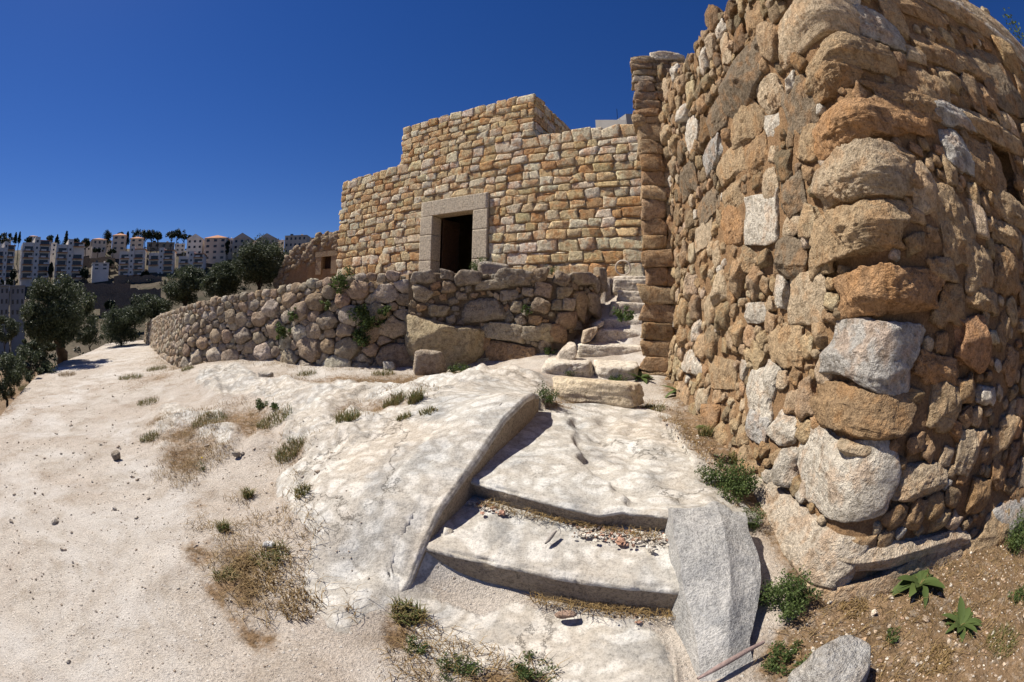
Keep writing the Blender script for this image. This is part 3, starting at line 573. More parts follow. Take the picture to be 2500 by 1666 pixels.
HAND = [  # rect, colour, stands proud, rotation, squareness, label
    (C5(930, 70, 420, 230), PALE, .10, -.12, 9, 'large pale buff stone wrapping the tower corner high up'),
    (C5(1080, 235, 460, 150), TAN, .13, -.32, 6, None), (C5(1010, 345, 330, 170), BRN, .13, -.2, 6, None),
    (C5(1090, 570, 500, 210), ORG, .17, -.18, 6, 'jutting orange brown stone on the tower corner'),
    (C5(1130, 830, 380, 250), PALE, .15, -.05, 5, 'knobbly pale tan stone bulging from the tower face'),
    (C5(1130, 1105, 400, 230), TAN, .16, -.1, 5, None),
    (C5(1310, 1390, 610, 225), ORG, .17, .02, 7, 'long orange stone with a pitted top in the tower face'),
    (C5(1420, 870, 160, 130), TAN, .10, .1, 5, None), (C5(1350, 745, 150, 90), TAN, .08, -.1, 5, None), (C5(1480, 900, 130, 200), PALE, .10, .3, 5, None),
    (C5(1590, 1010, 150, 200), TAN, .10, .1, 5, None), (C5(1640, 1150, 150, 240), TAN, .11, .25, 5, None), (C5(1780, 800, 150, 190), BRN, .10, .2, 6, None),
    (C5(1900, 1010, 130, 130), TAN, .10, 0, 5, None), (C5(1880, 1130, 120, 110), TAN, .10, .1, 5, None), (C5(1640, 720, 110, 170), GRY, .09, .2, 5, None),
    (C5(1510, 420, 150, 140), TAN, .08, -.4, 5, None), (C5(1430, 480, 330, 110), BRN, .10, -.38, 5, None), (C5(1400, 560, 260, 120), ORG, .10, -.3, 5, None),
    (C5(1270, 130, 170, 120), GRY, .07, -.4, 6, None), (C5(1660, 60, 260, 70), TAN, .10, -.62, 7, None), (C5(1620, 20, 180, 50), WHT, .08, -.6, 8, None),
    (C5(1830, 150, 300, 60), PALE, .10, -.72, 8, None), (C5(1900, 230, 200, 40), WHT, .10, -.8, 8, None), (C5(1700, 300, 200, 80), TAN, .09, -.55, 6, None),
    (C5(1560, 250, 200, 90), BRN, .10, -.5, 6, None), (C5(1820, 620, 260, 90), TAN, .12, -.55, 7, None), (C5(1650, 560, 220, 90), GRY, .09, -.45, 6, None),
    (C5(1450, 30, 220, 80), BRN, .09, -.5, 6, None), (C5(1330, 40, 90, 140), TAN, .08, -.3, 6, None), (C5(1860, 400, 120, 200), DRK, .10, -.3, 5, None),
    (C5(1740, 1290, 120, 230), TAN, .10, .15, 5, None), (C5(1880, 1300, 110, 200), BRN, .10, .1, 5, None), (C5(1560, 1290, 130, 90), TAN, .08, 0, 5, None),
    # left face
    (C5(615, 395, 185, 235), DRK, .20, .05, 9, 'dark wedge shaped boulder jutting from the upper tower face'),
    (C5(690, 120, 90, 180), BRN, .10, .1, 5, None), (C5(535, 240, 40, 160), PALE, .07, .05, 9, None), (C5(515, 140, 50, 80), WHT, .10, .2, 9, None),
    (C5(740, 450, 110, 170), PALE, .09, .1, 6, None), (C5(830, 395, 50, 80), WHT, .13, .1, 9, 'small white shard sticking out of the tower face'),
    (C5(860, 500, 140, 260), DRK, .10, -.3, 6, None), (C5(738, 595, 85, 115), WHT, .07, .2, 14, 'flat white flake set in the tower face'),
    (C5(620, 590, 130, 180), TAN, .09, .1, 5, None), (C5(500, 570, 100, 150), DRK, .08, .2, 5, None), (C5(375, 640, 55, 150), WHT, .07, -.1, 6, None),
    (C5(470, 740, 100, 130), GRY, .08, .1, 5, None), (C5(725, 870, 60, 130), PALE, .08, -.2, 7, None), (C5(845, 940, 125, 190), DRK, .13, .05, 5, 'dark pitted stone by the tower corner'),
    (C5(690, 1035, 150, 240), WHT, .07, .06, 12, 'tall flat whitish stone in the tower side'), (C5(838, 1080, 105, 90), PALE, .08, .25, 9, None),
    (C5(815, 1240, 160, 170), DRK, .14, .0, 4, 'round dark pitted stone low on the tower side'), (C5(900, 1425, 180, 230), PALE, .08, -.06, 10, None),
    (C5(665, 1500, 90, 90), WHT, .08, .4, 9, None), (C5(700, 200, 60, 100), DRK, .08, .3, 5, None), (C5(900, 690, 110, 150), TAN, .1, -.2, 5, None),
    (C5(560, 790, 120, 150), TAN, .07, .1, 5, None), (C5(670, 740, 90, 160), BRN, .08, 0, 5, None), (C5(420, 1130, 60, 130), PALE, .06, .2, 6, None),
    (C5(440, 990, 110, 130), DRK, .08, .1, 5, None), (C5(560, 1080, 90, 170), ORG, .07, .1, 5, None), (C5(350, 860, 80, 150), DRK, .07, .1, 5, None), (C5(570, 950, 80, 120), TAN, .07, .1, 5, None),
    (C6(825, 262, 430, 265), GRY, .16, -.02, 9, 'grey white lichened block protruding from the tower face'),
    (C6(500, 240, 120, 150), TAN, .07, .1, 6, None), (C6(420, 440, 110, 190), WHT, .09, .35, 8, None), (C6(455, 370, 50, 110), WHT, .09, .45, 8, None),
    (C6(790, 500, 360, 200), BRN, .13, -.02, 5, 'brown layered stone above the white corner block'),
    (C6(720, 735, 430, 300), WHT, .12, -.08, 12, 'big white corner block with a smooth chipped hollow'),
    (C6(150, 300, 70, 80), WHT, .12, .2, 7, None), (C6(265, 345, 90, 110), TAN, .08, 0, 5, None), (C6(1145, 470, 100, 170), TAN, .12, 0, 5, None),
    (C6(1235, 640, 90, 150), PALE, .11, .05, 5, None), (C6(1050, 760, 170, 120), PALE, .10, .2, 6, None), (C6(780, 640, 110, 60), PALE, .14, .05, 9, None),
    (C6(515, 560, 70, 120), WHT, .09, .1, 6, None), (C6(420, 545, 80, 120), GRY, .08, .3, 5, None),
    (('uv', (400, 770), (745, 1045), .0, .40), (.64, .55, .44), .17, 0, 13, 'large cream foundation stone at the tower corner'),
    (('uv', (772, 1000), (1235, 880), .19, .36), (.60, .50, .38), .13, 0, 13, 'long split limestone block low in the tower wall'),
    (('uv', (640, 1120), (1190, 1040), -.04, .185), (.50, .38, .26), .16, 0, 13, None), (C6(1190, 1070, 200, 130), TAN, .10, .3, 6, None), (C6(1330, 960, 120, 150), TAN, .12, .3, 5, None), (C6(1390, 920, 120, 140), GRY, .10, .5, 6, None),
    (C6(520, 1130, 150, 80), WHT, .10, .35, 9, None), (C6(1120, 330, 130, 120), ORG, .10, .1, 5, None), (C6(1290, 40, 110, 90), TAN, .10, 0, 5, None), (C6(1310, 430, 60, 60), WHT, .10, .2, 8, None)]
stones = []; occ = []
for k, (rc, colr, fr, rot, p, lab) in enumerate(HAND):
    if rc[0] == 'uv':
        q0 = TW.uv((1600 + .616 * rc[1][0]) / 1.0625, (700 + .616 * rc[1][1]) / 1.0625)[0]; q1 = TW.uv((1600 + .616 * rc[2][0]) / 1.0625, (700 + .616 * rc[2][1]) / 1.0625)[0]; u, v, hu, hv = (q0 + q1) / 2, (rc[3] + rc[4]) / 2, (q1 - q0) / 2, (rc[4] - rc[3]) / 2
    else: u, v, hu, hv = TW.rect(*rc)
    if abs(u - UC) < 1.2 and rc[0] != 'uv': hu = min(hu, .42)
    hu *= 1.05; hv *= 1.05; occ.append((u, v, hu * 1.02, hv * 1.02, rot)); near_ = max(hu, hv) > .10
    sv_, sf_ = set_stone(TW, u, v, hu, hv, fr * (.55 if u < UC - .3 else .68), .10, 500 + k, (6 if max(hu, hv) > .33 and abs(u - UC) < .9 and v < 4 else 5 if max(hu, hv) > .15 else 4) if near_ else 4, max(p * 4, 44), float(rng.normal(0, .07)), .055, 2.2, None, 6, 7, crag=.024 if p < 9 else .010, warp=.22, w0=-.012, facets=5)
    stones.append((sv_, sf_, np.clip(np.array(colr) * (1 + rng.normal(0, .05)), 0, .85), None, lab))
def clear(u, v, r, occ_):
    for (a, b, hu, hv, ro) in occ_:
        if (abs(u - a) / (hu + r)) ** 2.5 + (abs(v - b) / (hv + r)) ** 2.5 < 1: return False
    return True
PT_L = [TAN, TAN, PALE, BRN, (.40, .30, .19), TAN, (.36, .27, .17), (.52, .40, .26)]; PT_R = [TAN, BRN, ORG, TAN, PALE, BRN, (.36, .26, .16)]
r_ = np.random.default_rng(5); k = 0
for rad, tries in ((.15, 300), (.11, 700), (.08, 1500), (.055, 5200), (.038, 6000)):
    for _ in range(tries):
        left = r_.random() < .62
        u = r_.uniform(.1, UC - .05) if left else r_.uniform(UC + .05, UC + 3.6)
        v = r_.uniform(.05, float(tw_top(np.array([u]))[0]) + .04); D = math.hypot(np.interp(u, TW.u, TW.x), np.interp(u, TW.u, TW.y))
        if rad < .05 and D > 4: continue
        if abs(u - su) < shu + rad and abs(v - sv) < shv + rad: continue
        hu, hv = rad * r_.uniform(.8, 1.35), rad * r_.uniform(.65, 1.1)
        if left and rad > .06: hu, hv = hv, hu * .9
        if not clear(u, v, max(hu, hv) * .80, occ): continue
        occ.append((u, v, hu, hv, 0)); k += 1
        lv = 4 if rad > .10 and D < 4.2 else 3 if rad > .04 else 2
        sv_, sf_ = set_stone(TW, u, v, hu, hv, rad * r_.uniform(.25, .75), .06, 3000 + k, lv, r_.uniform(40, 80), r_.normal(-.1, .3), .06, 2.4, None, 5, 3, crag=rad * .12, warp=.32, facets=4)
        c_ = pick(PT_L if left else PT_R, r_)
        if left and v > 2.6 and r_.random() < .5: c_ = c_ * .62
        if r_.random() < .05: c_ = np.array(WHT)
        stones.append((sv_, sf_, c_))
print('tower stones', len(stones)); finish(stones, MAT['tower'], tower)

# ------------------------------------------------------------------ gate pier of stacked blocks at the far end of the tower
PR = Face([(2.0, 6.30), (2.64, 6.08)], 0); pier = empty('stone_pier', (2.2, 6.3, .5), 'tall pier of stacked orange blocks beside the upper stairs', 'pier')
v, f = boxmesh((0, 0, 0), (.60, .9, 5.2)); ca, sa = math.cos(-.33), math.sin(-.33)
v = np.stack([v[:, 0] * ca - v[:, 1] * sa + 2.48, v[:, 0] * sa + v[:, 1] * ca + 6.70, v[:, 2] + 3.16], -1)
part('pier_core', v, f, MAT['mortar'], pier, smooth=False)
stones = []; z = .42; k = 0; r_ = np.random.default_rng(9)
while z < 5.95:
    h = r_.uniform(.17, .34) if z < 4.6 else r_.uniform(.12, .22)
    x0 = -.04 + r_.normal(0, .015); split = r_.uniform(.30, .42) if z > 2.0 else r_.uniform(.42, .6)
    base = [(.40, .26, .145), (.44, .30, .175), (.38, .255, .15), (.47, .34, .21)] if z < 4.9 else [(.36, .28, .2), (.5, .42, .33), (.3, .23, .16)]
    for a, b in ((x0, split), (split, .68)):
        k += 1
        if b - a < .08: continue
        fr = r_.uniform(.05, .09) if a == x0 else r_.uniform(.02, .06)
        sv_, sf_ = set_stone(PR, (a + b) / 2, z + h / 2, (b - a) / 2 * 1.02, h / 2 * 1.02, fr, .28 if a == x0 else .12, 7000 + k, 20, 30, r_.normal(0, .025), .10, 2.4)
        stones.append((sv_, sf_, pick(base, r_)))
    z += h
for (a, b, z0, h, c_) in ((.28, .92, 5.98, .20, WHT), (-.06, .26, 5.92, .13, PALE), (-.12, .12, 4.62, .26, TAN), (.62, .95, 5.75, .2, TAN), (.6, .92, 5.45, .24, BRN), (.62, .95, 5.2, .2, TAN)):
    k += 1; sv_, sf_ = set_stone(PR, (a + b) / 2, z0 + h / 2, (b - a) / 2, h / 2, .09, .3, 7100 + k, 4, 9, .0, .1); stones.append((sv_, sf_, np.array(c_)))
finish(stones, MAT['tower'], pier)

# ------------------------------------------------------------------ the stone house
HL = 10.3
FH = Face([HO[:2] - HU[:2] * HL, HO[:2]], 0)            # u = 0 at the far (left) end
RA, RB = HL - 7.45, HL - 2.8                            # raised block
DL, DR, DT = HL - 6.38, HL - 4.08, 4.76                 # door surround
OL, OR_, OT = HL - 5.93, HL - 4.54, 4.30                # door opening
ZB = 2.25
house = empty('stone_house', tuple(HO - HU * HL / 2 + [0, 0, ZB]), 'flat roofed house of golden limestone blocks with a stepped top', 'house')
def hbox(name, u0, u1, z0, z1, w0, w1, mat, par=None):
    q = np.array([(u, z, w) for w in (w0, w1) for z in (z0, z1) for u in (u0, u1)], float)
    P = FH.map(q[:, 0], q[:, 1], q[:, 2]); f = np.array([[0, 1, 3, 2], [4, 6, 7, 5], [0, 4, 5, 1], [2, 3, 7, 6], [0, 2, 6, 4], [1, 5, 7, 3]])
    return part(name, P, f, mat, par if par is not None else house, smooth=False)
hbox('wall', .06, DL + .1, ZB, 6.08, -.5, .002, MAT['mortar_h']); hbox('wall', DR - .1, HL - .06, ZB, 6.08, -.5, .002, MAT['mortar_h'])
hbox('wall', DL + .1, DR - .1, DT - .08, 6.08, -.5, .002, MAT['mortar_h'])
hbox('wall', RA + .06, RB - .06, 6.081, 7.42, -4.6, -.002, MAT['mortar_h'])
hbox('wall', .061, .5, ZB, 6.05, -5.4, -.501, MAT['mortar_h']); hbox('wall', HL - .5, HL - .061, ZB, 6.05, -5.4, -.501, MAT['mortar_h'])
hbox('wall', .062, HL - .062, ZB, 6.05, -5.8, -5.401, MAT['mortar_h']); hbox('roof', .063, HL - .063, 5.75, 6.05, -5.39, -.502, MAT['mortar_h'])
hbox('floor', .5, HL - .5, ZB - .1, 2.5, -5.4, -.3, MAT['earth'])
HP = [(.70, .55, .32), (.74, .63, .44), (.65, .48, .26), (.76, .67, .51), (.68, .52, .29), (.72, .59, .37), (.60, .37, .18), (.70, .55, .33), (.75, .65, .47)]
stones = []; r_ = np.random.default_rng(21)
def course(face, segs_, z0, z1, pal, r_, wmin, wmax, mat_front=(.025, .055), joint=.008, seed0=0, top=False):
    for (a, b) in segs_:
        x = a
        while x < b - .02:
            w = r_.uniform(wmin, wmax) * (.7 if r_.random() < .15 else 1)
            if b - (x + w) < wmin * .6: w = b - x
            h0, h1 = z0 + r_.normal(0, .012), z1 + r_.normal(0, .012)
            cz, ch = (h0 + h1) / 2, (h1 - h0) / 2 - joint / 2
            if not top and r_.random() < .22: sq = r_.uniform(.70, .9); cz -= ch * (1 - sq); ch *= sq          # lower stone, chink stone over it
            s = seed0 + len(stones)
            sv_, sf_ = set_stone(face, x + w / 2, cz, w / 2 - joint / 2, ch, r_.uniform(*mat_front), .10, 9000 + s, 15, r_.uniform(45, 90), r_.normal(0, .02), .03, 2.0, chips=2, warp=.10)
            stones.append((sv_, sf_, pick(pal, r_)))
            if ch < (h1 - h0) / 2 * .86 and w > .2:
                sv_, sf_ = set_stone(face, x + w * r_.uniform(.35, .65), h1 - (h1 - h0 - 2 * ch) / 2, w * .36, max((h1 - h0 - 2 * ch) / 2 - .006, .015), .03, .05, 19000 + s, 2, 6); stones.append((sv_, sf_, pick(pal, r_)))
            x += w
z = 2.42
while z < 7.5:
    h = r_.uniform(.27, .35) if z < 3.3 else r_.uniform(.22, .30) if z < 4.6 else r_.uniform(.185, .245)
    if 5.85 < z + h < 6.5 and z < 6.0 and z + h > 6.05: h = 6.2 - z
    if z + h > 7.38: h = 7.55 - z
    zt = z + h; e = [r_.normal(0, .015) for _ in range(4)]
    if zt < 6.25:
        segs_ = [(0 + e[0], HL + e[1])] if z > DT - .02 else [(0 + e[0], DL - .012), (DR + .012, HL + e[1])]
        if z < DT - .02 < zt: zt = min(zt, DT); h = zt - z
    else: segs_ = [(RA + e[0], RB + e[1])]
    wm = (.36, .68) if z < 3.3 else (.30, .60) if z < 4.6 else (.27, .54)
    course(FH, segs_, z, zt, HP, r_, *wm); z = zt
SD = Face([FH.map(np.array([RB]), np.array([0.]), np.array([-.06]))[0][:2], FH.map(np.array([RB]), np.array([0.]), np.array([-4.6]))[0][:2]], 0)
z = 6.2
while z < 7.5:                                          # shaded return of the raised block
    h = min(r_.uniform(.2, .28), 7.55 - z); h = h if 7.55 - z - h > .1 else 7.55 - z; course(SD, [(.0, 4.5)], z, z + h, HP, r_, .3, .6); z += h
SE = Face([FH.map(np.array([HL]), np.array([0.]), np.array([-.10]))[0][:2], FH.map(np.array([HL]), np.array([0.]), np.array([-1.6]))[0][:2]], 0)
z = 2.42
while z < 6.2:
    h = min(r_.uniform(.24, .34), 6.2 - z) + .001; course(SE, [(.0, 1.2)], z, z + h, HP, r_, .35, .6); z += h
print('house stones', len(stones)); finish(stones, MAT['house'], house)
# dressed door surround, open plank door
DC = (.66, .57, .44)
def dressed(name, u0, u1, z0, z1, w0=-.34, w1=.10, seed=1):
    u, v, hu, hv = (u0 + u1) / 2, (z0 + z1) / 2, (u1 - u0) / 2 - .003, (z1 - z0) / 2 - .003
    d, f = ico(22); N = np.array([[1, 0, 0], [-1, 0, 0], [0, 1, 0], [0, -1, 0], [0, 0, 1], [0, 0, -1]]); q = d * star(d, N, np.ones(6), 70)[:, None]
    P = FH.map(u + q[:, 0] * hu, v + q[:, 1] * hv, (w0 + w1) / 2 + q[:, 2] * (w1 - w0) / 2); P = P + .003 * fbm(P * 25, 3, seed)[:, None]
    return part(name, P, f, MAT['dressed'], house, np.array(DC) * (1 + rng.normal(0, .03)))
for (a, b) in ((2.35, 3.0), (3.0, 3.75), (3.75, OT)): dressed('door_jamb', DL, OL, a, b, seed=int(a * 10))
for (a, b) in ((2.35, 2.95), (2.95, 3.75), (3.75, OT)): dressed('door_jamb', OR_, DR, a, b, seed=int(a * 20))
dressed('lintel', DL, DR, OT, DT, seed=5); dressed('threshold', OL, OR_, 2.35, 2.52, seed=6)
hinge = FH.map(np.array([OL + .05]), np.array([2.53]), np.array([-.36]))[0]
dv = unit(-HN * .995 + HU * .06); dn = np.array([-dv[1], dv[0], 0])
door = empty('open_door', tuple(hinge), 'brown wooden door swung inward in the pale stone doorway', 'door')
def dpart(name, a, b, z0, z1, t0, t1, par=door):
    q = [hinge + dv * x + dn * t + [0, 0, z] for t in (t0, t1) for z in (z0, z1) for x in (a, b)]
    return part(name, np.array(q), np.array([[0, 1, 3, 2], [4, 6, 7, 5], [0, 4, 5, 1], [2, 3, 7, 6], [0, 2, 6, 4], [1, 5, 7, 3]]), MAT['wood'], par, smooth=False)
for i in range(5): dpart('plank', i * .15, i * .15 + .145, 0, 1.74, -.02, .02)
for zz in (.12, .82, 1.5): dpart('batten', .02, .73, zz, zz + .12, -.055, -.021)
# weathered concrete block far behind the roof
cb = empty('concrete_building', tuple(atd(1420, 560, 42)), 'grey flat concrete building top peeking over the house roof', 'building')
def towards(x0, x1, ytop, zb, D0, D1, depth):
    a = atd(x0, ytop, D0); b = atd(x1, ytop, D1); n = unit(np.array([-(b - a)[1], (b - a)[0], 0])) * depth; n = n if n[1] > 0 else -n
    v = np.array([[*a[:2], zb], [*b[:2], zb], [*(b + n)[:2], zb], [*(a + n)[:2], zb], [*a[:2], a[2]], [*b[:2], b[2]], [*(b + n)[:2], b[2]], [*(a + n)[:2], a[2]]])
    return v, boxmesh((0, 0, 0), (1, 1, 1))[1]
MAT['concrete'] = flat_mat('concrete', (.27, .255, .24), .9, .1, 1., .1)
v, f = towards(1438, 1500, 262, 2, 40, 42, 12); part('wall', v, f, MAT['concrete'], cb, smooth=False)
v, f = towards(1368, 1437, 276, 2, 43, 40.1, 12); part('wall', v, f, MAT['concrete'], cb, smooth=False)
v, f = boxmesh(atd(1418, 262, 41), (.05, .05, 1.2)); part('antenna', v, f, MAT['dark'], cb, smooth=False)

# ------------------------------------------------------------------ dry stone terrace wall
iw = 10                                                 # WALL[iw]: where the mortared part starts
def smooth_pl(P, n=160):
    Q = resample(P, n); k = 9
    for c in range(Q.shape[1]): Q[:, c] = np.convolve(np.pad(Q[:, c], k // 2, 'edge'), np.ones(k) / k, 'valid')
    return Q
WS = smooth_pl(WALL[:iw])
FD = Face(WS, 0); Lw = np.concatenate([[0], np.cumsum(np.hypot(*np.diff(WS[:, :2], axis=0).T))]); Lw *= FD.len / Lw[-1]
zb_ = lambda u: np.interp(u, Lw, WS[:, 2]); zt_ = lambda u: np.interp(u, Lw, WS[:, 3])
FD.batter = lambda U, V: -.12 * np.clip(V - zb_(U), 0, 2)
dry = empty('dry_stone_wall', (-5.6, 8.4, .3), 'long dry stone retaining wall of pinkish field stones along the path', 'wall')
U = np.linspace(0, FD.len + .2, 300); T = np.linspace(-.1, 1, 20)
UU, TT = np.meshgrid(U, T); VV = zb_(UU) - .1 + (zt_(UU) - zb_(UU) + .02) * TT; WW = np.full_like(UU, -.30)
UU = np.vstack([UU, UU[-1:]]); VV = np.vstack([VV, VV[-1:] - .02]); WW = np.vstack([WW, WW[-1:] - .6])
part('earth_core', FD.map(UU, VV, WW + .03 * vnoise(np.stack([UU * 4, VV * 4, UU * 0], -1).reshape(-1, 3), 3).reshape(UU.shape)).reshape(-1, 3), grid_faces(*UU.shape)[:, ::-1], MAT['earth'], dry)
ASP = 1.35
def rad_at(u, v):
    f_ = (v - zb_(u)) / (zt_(u) - zb_(u)); big = np.interp(u, [0, FD.len - 8.5, FD.len - 6.0, FD.len - 3, FD.len], [.09, .095, .11, .135, .14])
    return big * (1.25 - .55 * np.clip(f_, 0, 1))
r_ = np.random.default_rng(33); S = []
for u in np.arange(.05, FD.len, .01):                   # cap row
    R = float(rad_at(u, zt_(u))) * r_.uniform(.75, 1.9)
    if not S or u - S[-1][0] > (R + S[-1][2]) * ASP * .92: S.append((u, float(zt_(u)) - R * r_.uniform(.05, .6), R))
for mult, tries in ((1.55, 600), (1.2, 3000), (.8, 8000), (.5, 9000), (.33, 5000)):
    arr = np.array(S)
    for _ in range(tries):
        u = r_.uniform(0, FD.len); v = r_.uniform(zb_(u) - .03, zt_(u) - .03); R = float(rad_at(u, v)) * mult * r_.uniform(.85, 1.15)
        if mult > 1.3 and u < FD.len - 7: continue
        if mult < .6 and u < FD.len - (9 if mult > .4 else 6): continue
        d = np.hypot((arr[:, 0] - u) / ASP, arr[:, 1] - v)
        if (d < (R + arr[:, 2]) * .86).any(): continue
        S.append((u, v, R)); arr = np.vstack([arr, S[-1]])
S = np.array(S); DP = [(.50, .40, .29), (.46, .37, .27), (.50, .38, .27), (.57, .48, .37), (.44, .37, .29), (.47, .35, .24), (.60, .53, .43)]
stones = []
for i, (u, v, R) in enumerate(S):
    dx = (S[:, 0] - u) / ASP; dy = S[:, 1] - v; dd = np.hypot(dx, dy); nb_ = np.where((dd > 1e-6) & (dd < R * 4.2))[0]
    dn_ = dd[nb_]; h = (dn_ ** 2 + R * R - S[nb_, 2] ** 2) / (2 * dn_); keep = h > R * .25
    Nn = np.stack([dx[nb_], dy[nb_], np.zeros(len(nb_))], -1)[keep] / dn_[keep, None]; hh = h[keep] / R * r_.uniform(.88, 1.0, keep.sum())
    a = np.arange(5) / 5 * 2 * math.pi + r_.uniform(0, 1.2); Nn = np.vstack([Nn, np.stack([np.cos(a), np.sin(a), a * 0], -1)]); hh = np.concatenate([hh, r_.uniform(1.0, 1.2, 5)])
    D = np.hypot(*FD.map(np.array([u]), np.array([v]), np.array([0.]))[0][:2])
    sv_, sf_ = set_stone(FD, u, v, R * ASP, R, R * r_.uniform(.4, .85), R * 1.0, 30000 + i, (4 if R > .15 else 16) if D < 11 else 3, r_.uniform(40, 70), 0, .06, 2.2, (unit(Nn), hh), 5, 3, w0=-.04, crag=R * .08, warp=.16, facets=4)
    stones.append((sv_, sf_, pick(DP, r_, .1)))
print('dry wall stones', len(stones)); finish(stones, MAT['dry'], dry)

# ------------------------------------------------------------------ mortared end of the terrace wall, curving up along the stairs
WM = smooth_pl(WALL[iw - 1:], 120); FM = Face(WM, 0, None, .04, 6)
Lm = np.concatenate([[0], np.cumsum(np.hypot(*np.diff(WM[:, :2], axis=0).T))]); Lm *= FM.len / Lm[-1]
zbm = lambda u: np.interp(u, Lm, WM[:, 2]); ztm = lambda u: np.interp(u, Lm, WM[:, 3])
mw = empty('mortared_wall', (.4, 7.7, .8), 'rounded end of the terrace wall set in grey brown mortar beside the stairs', 'wall')
U = np.linspace(-.1, FM.len, 190); T = np.linspace(-.2, 1, 90); UU, TT = np.meshgrid(U, T); VV = zbm(UU) + (ztm(UU) - zbm(UU)) * TT
WW = np.zeros_like(UU); pp = np.stack([UU, VV, WW], -1).reshape(-1, 3); WW = (.03 * fbm(pp * 4, 4, 71) + .014 * fbm(pp * 16, 3, 72)).reshape(UU.shape) - .03
for dw, dz in ((-.15, .03), (-.45, .04), (-.8, -.05)): UU = np.vstack([UU, UU[-1:]]); VV = np.vstack([VV, VV[89:90] + dz]); WW = np.vstack([WW, WW[89:90] + dw])
part('mortar_core', FM.map(UU, VV, WW).reshape(-1, 3), grid_faces(*UU.shape)[:, ::-1], MAT['mortar_g'], mw)
MG, MY, MO = (.36, .31, .25), (.55, .45, .29), (.44, .29, .17)
MH = [((1018, 795, 175, 100), MY, .22, .12, 12, 'huge angular yellowish boulder at the foot of the terrace wall'), ((1157, 762, 105, 42), (.52, .44, .32), .09, .03, 11, None), ((1178, 815, 112, 52), MO, .09, .04, 10, 'long orange block at the foot of the mortared wall'),
      ((1110, 715, 100, 52), MG, .12, -.1, 5, None), ((1075, 640, 60, 34), MG, .12, 0, 5, None), ((1130, 655, 80, 24), (.42, .36, .28), .09, -.1, 6, None), ((1182, 640, 80, 38), MG, .13, .05, 5, None), ((1258, 765, 36, 40), MY, .07, .1, 6, None), ((1222, 765, 44, 30), (.5, .43, .32), .08, .1, 9, None),
      ((1190, 705, 26, 26), (.5, .42, .3), .07, 0, 6, None), ((1215, 672, 26, 20), (.52, .43, .32), .07, 0, 6, None), ((1283, 765, 36, 46), MO, .07, .1, 7, None), ((1330, 700, 24, 60), (.5, .38, .24), .07, .1, 7, None), ((1362, 700, 26, 50), (.52, .42, .29), .07, .1, 7, None), ((1305, 700, 24, 28), (.55, .47, .36), .07, .1, 7, None),
      ((1300, 735, 40, 40), (.46, .33, .22), .07, 0, 6, None), ((1240, 632, 40, 30), (.36, .28, .2), .1, 0, 6, None), ((1290, 640, 34, 30), (.34, .28, .22), .1, .2, 6, None), ((1340, 640, 44, 30), (.45, .38, .29), .1, -.1, 6, None), ((1385, 645, 30, 60), (.45, .35, .24), .1, .1, 6, None)]
stones = []; occ = []; r_ = np.random.default_rng(44)
for k, (rc, c_, fr, rot, p, lab) in enumerate(MH):
    u, v, hu, hv = FM.rect(*rc); occ.append((u, v, hu, hv, rot)); sv_, sf_ = set_stone(FM, u, v, hu, hv, fr, .12, 42000 + k, 5 if hu > .3 else 4, p * 1.6, -rot, .11, 2., warp=.12, crag=.012); stones.append((sv_, sf_, np.array(c_), 'boulder' if 'boulder' in (lab or '') else None, lab))
k = 0
for rad, tries in ((.14, 400), (.10, 700), (.07, 1500), (.045, 1500)):
    for _ in range(tries):
        u = r_.uniform(0, FM.len); v = r_.uniform(zbm(u), ztm(u)); hu, hv = rad * r_.uniform(.85, 1.5), rad * r_.uniform(.6, 1)
        if not clear(u, v, max(hu, hv) * .85, occ): continue
        occ.append((u, v, hu, hv, 0)); k += 1; sv_, sf_ = set_stone(FM, u, v, hu, hv, rad * r_.uniform(.3, .7), .08, 43000 + k, 4, r_.uniform(9, 16), r_.normal(0, .3), .14, warp=.2); stones.append((sv_, sf_, pick([MG, (.40, .31, .22), (.46, .38, .28), MO, (.33, .27, .21)], r_)))
print('mortared', len(stones)); finish(stones, MAT['dry'], mw)

# ------------------------------------------------------------------ upper stairs, single step, kerb stones, boulders
ust = empty('stone_stairway', (1.6, 7.0, .7), 'narrow worn stone stairs climbing between the pier and the terrace wall', 'stairs')
def slabstone(name, a, b, zb, zt, depth, seed, par, tint, mat='step', lv=5, p=13, rough=.07):
    """stone with its front edge from a to b (plan), running back `depth`"""
    a = np.array(a, float); b = np.array(b, float); t = unit(b - a); n = np.array([-t[1], t[0]]); c = (a + b) / 2 + n * depth / 2; L = np.linalg.norm(b - a)
    d, f = ico(lv); r = np.random.default_rng(seed); N = unit(np.array([[1, 0, 0], [-1, 0, 0], [0, 1, 0], [0, -1, 0], [0, 0, 1], [0, 0, -1]]) + r.normal(0, .05, (6, 3)))
    X = unit(r.normal(size=(7, 3)) * [1, 1, .7]); q = d * star(d, np.vstack([N, X]), np.concatenate([np.ones(6), r.uniform(1.15, 1.5, 7)]), p)[:, None]
    q = q * (1 + rough * fbm(q * 2.4 + seed % 17, 5, seed % 30)[:, None])
    P = np.stack([c[0] + q[:, 0] * t[0] * L / 2 + q[:, 1] * n[0] * depth / 2, c[1] + q[:, 0] * t[1] * L / 2 + q[:, 1] * n[1] * depth / 2, (zb + zt) / 2 + q[:, 2] * (zt - zb) / 2], -1)
    P[:, 2] += .006 * fbm(P * 20, 3, seed % 9); return part(name, P, f, MAT[mat], par, tint)
SW, SG = (.66, .60, .51), (.58, .51, .42)
